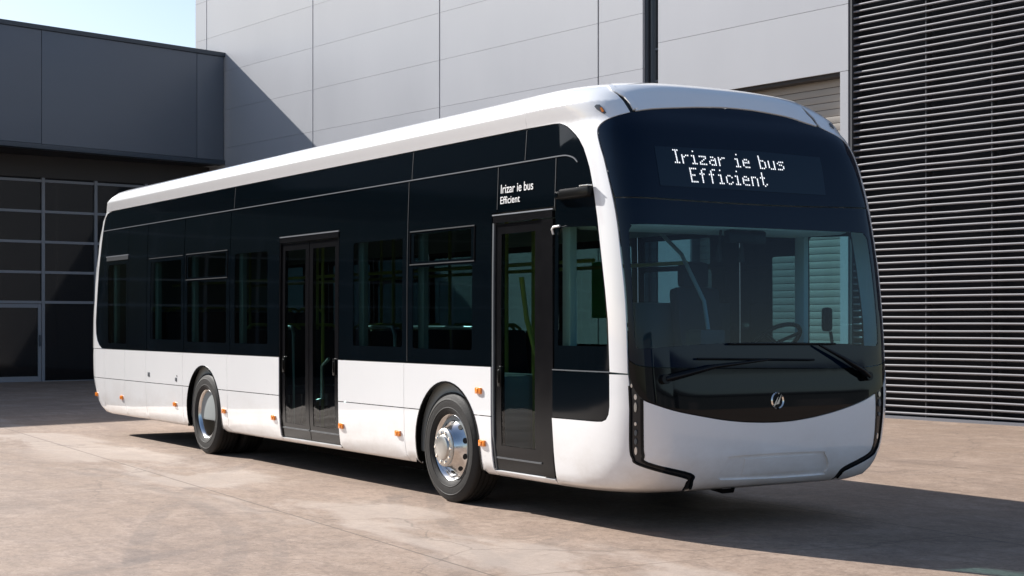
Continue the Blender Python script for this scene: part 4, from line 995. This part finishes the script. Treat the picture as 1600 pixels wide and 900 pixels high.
# pale window posts seen through the glass
for x in (-9.45, -7.72, -6.38, -4.84, -1.77, -.56, 1.80):
    box('window_post', (x - .055, -1.255, 1.25), (x + .055, -1.20, 2.42), 'interior_pale', bus, .01)
box('route_board', (-1.30, 1.16, 1.62), (-.86, 1.185, 2.20), 'green_board', bus, .01)
# driver's cab
box('dashboard', (1.98, -1.18, .62), (2.52, 1.12, 1.20), 'dashboard_black', bus, .08)
box('instrument_hood', (2.02, .18, 1.20), (2.34, .98, 1.33), 'dashboard_black', bus, .05)
tube('steering_column', [(2.22, .74, 1.12), (2.0, .74, 1.39)], .04, 'dashboard_black', bus)
def steering():
    bm = bmesh.new(); c = Vector((1.98, .74, 1.42)); ax = Vector((-.62, 0, .78)).normalized(); t = Vector((0, 1, 0)); u_ = ax.cross(t)
    tube_into(bm, [c + (t * math.cos(R(10 * k)) + u_ * math.sin(R(10 * k))) * .225 for k in range(37)], .019, 10)
    for k in range(3):
        q = R(90 + 120 * k); tube_into(bm, [c - ax * .02, c + (t * math.cos(q) + u_ * math.sin(q)) * .22], .014, 8)
    obj('steering_wheel', bm_mesh('steering_wheel', bm, 40), 'rubber', bus)
steering()
dr = empty('driver_seat', (1.22, .72, .50)); dr.parent = bus
bm = bmesh.new(); bbox(bm, (0.05, 0, .52), (.50, .50, .14), .05); obj('cushion', bm_mesh('cushion', bm, 40), 'seat_fabric', dr)
bm = bmesh.new(); bbox(bm, (0, 0, 0), (.13, .50, .82), .05, Matrix.Translation((-.24, 0, .98)) @ Matrix.Rotation(R(-8), 4, 'Y')); obj('backrest', bm_mesh('backrest', bm, 40), 'seat_fabric', dr)
bm = bmesh.new(); bbox(bm, (-.31, 0, 1.50), (.11, .30, .24), .05); obj('headrest', bm_mesh('headrest', bm, 40), 'seat_fabric', dr)
bm = bmesh.new(); bbox(bm, (0, 0, .22), (.30, .30, .44), .03); obj('pedestal', bm_mesh('pedestal', bm, 40), 'seat_shell', dr)
box('cab_partition', (.84, .10, .40), (.88, 1.18, 1.75), 'seat_shell', bus, .01)
box('cab_door', (1.0, .06, .40), (1.95, .10, 1.32), 'seat_shell', bus, .02)
tube('cab_rail', [(1.95, .08, 1.32), (1.85, .08, 1.75), (1.55, .08, 2.15), (.95, .08, 2.55)], .017, 'interior_grey', bus, 8)
box('header_panel', (1.78, -1.17, 2.30), (2.46, 1.10, 2.62), 'header_pale', bus, .04)
box('sun_visor', (2.38, -.16, 2.20), (2.46, .22, 2.30), 'rubber', bus, .02)
for y in (-.20, .03): tube('mirror_stalk', [(2.40, y, 2.30), (2.38, y, 2.20), (2.34, y + .02, 2.06)], [.012, .010, .035], 'rubber', bus, 8)
for s, x in ((-1, 1.80), (1, 1.78)): box('cab_pillar', (x - .06, s * 1.22 - .03, 1.2), (x + .06, s * 1.22 + .03, 2.45), 'interior_pale', bus, .02)
bm = bmesh.new(); bbox(bm, (2.28, 1.04, 1.60), (.05, .10, .20), .03); obj('cab_mirror', bm_mesh('cab_mirror', bm, 40), 'rubber', bus)
tube('cab_mirror_stalk', [(2.28, 1.08, 1.50), (2.30, 1.10, 1.30), (2.34, 1.12, 1.15)], .014, 'rubber', bus, 8)
box('ticket_machine', (2.05, -.28, 1.20), (2.25, -.02, 1.52), 'dashboard_black', bus, .03)
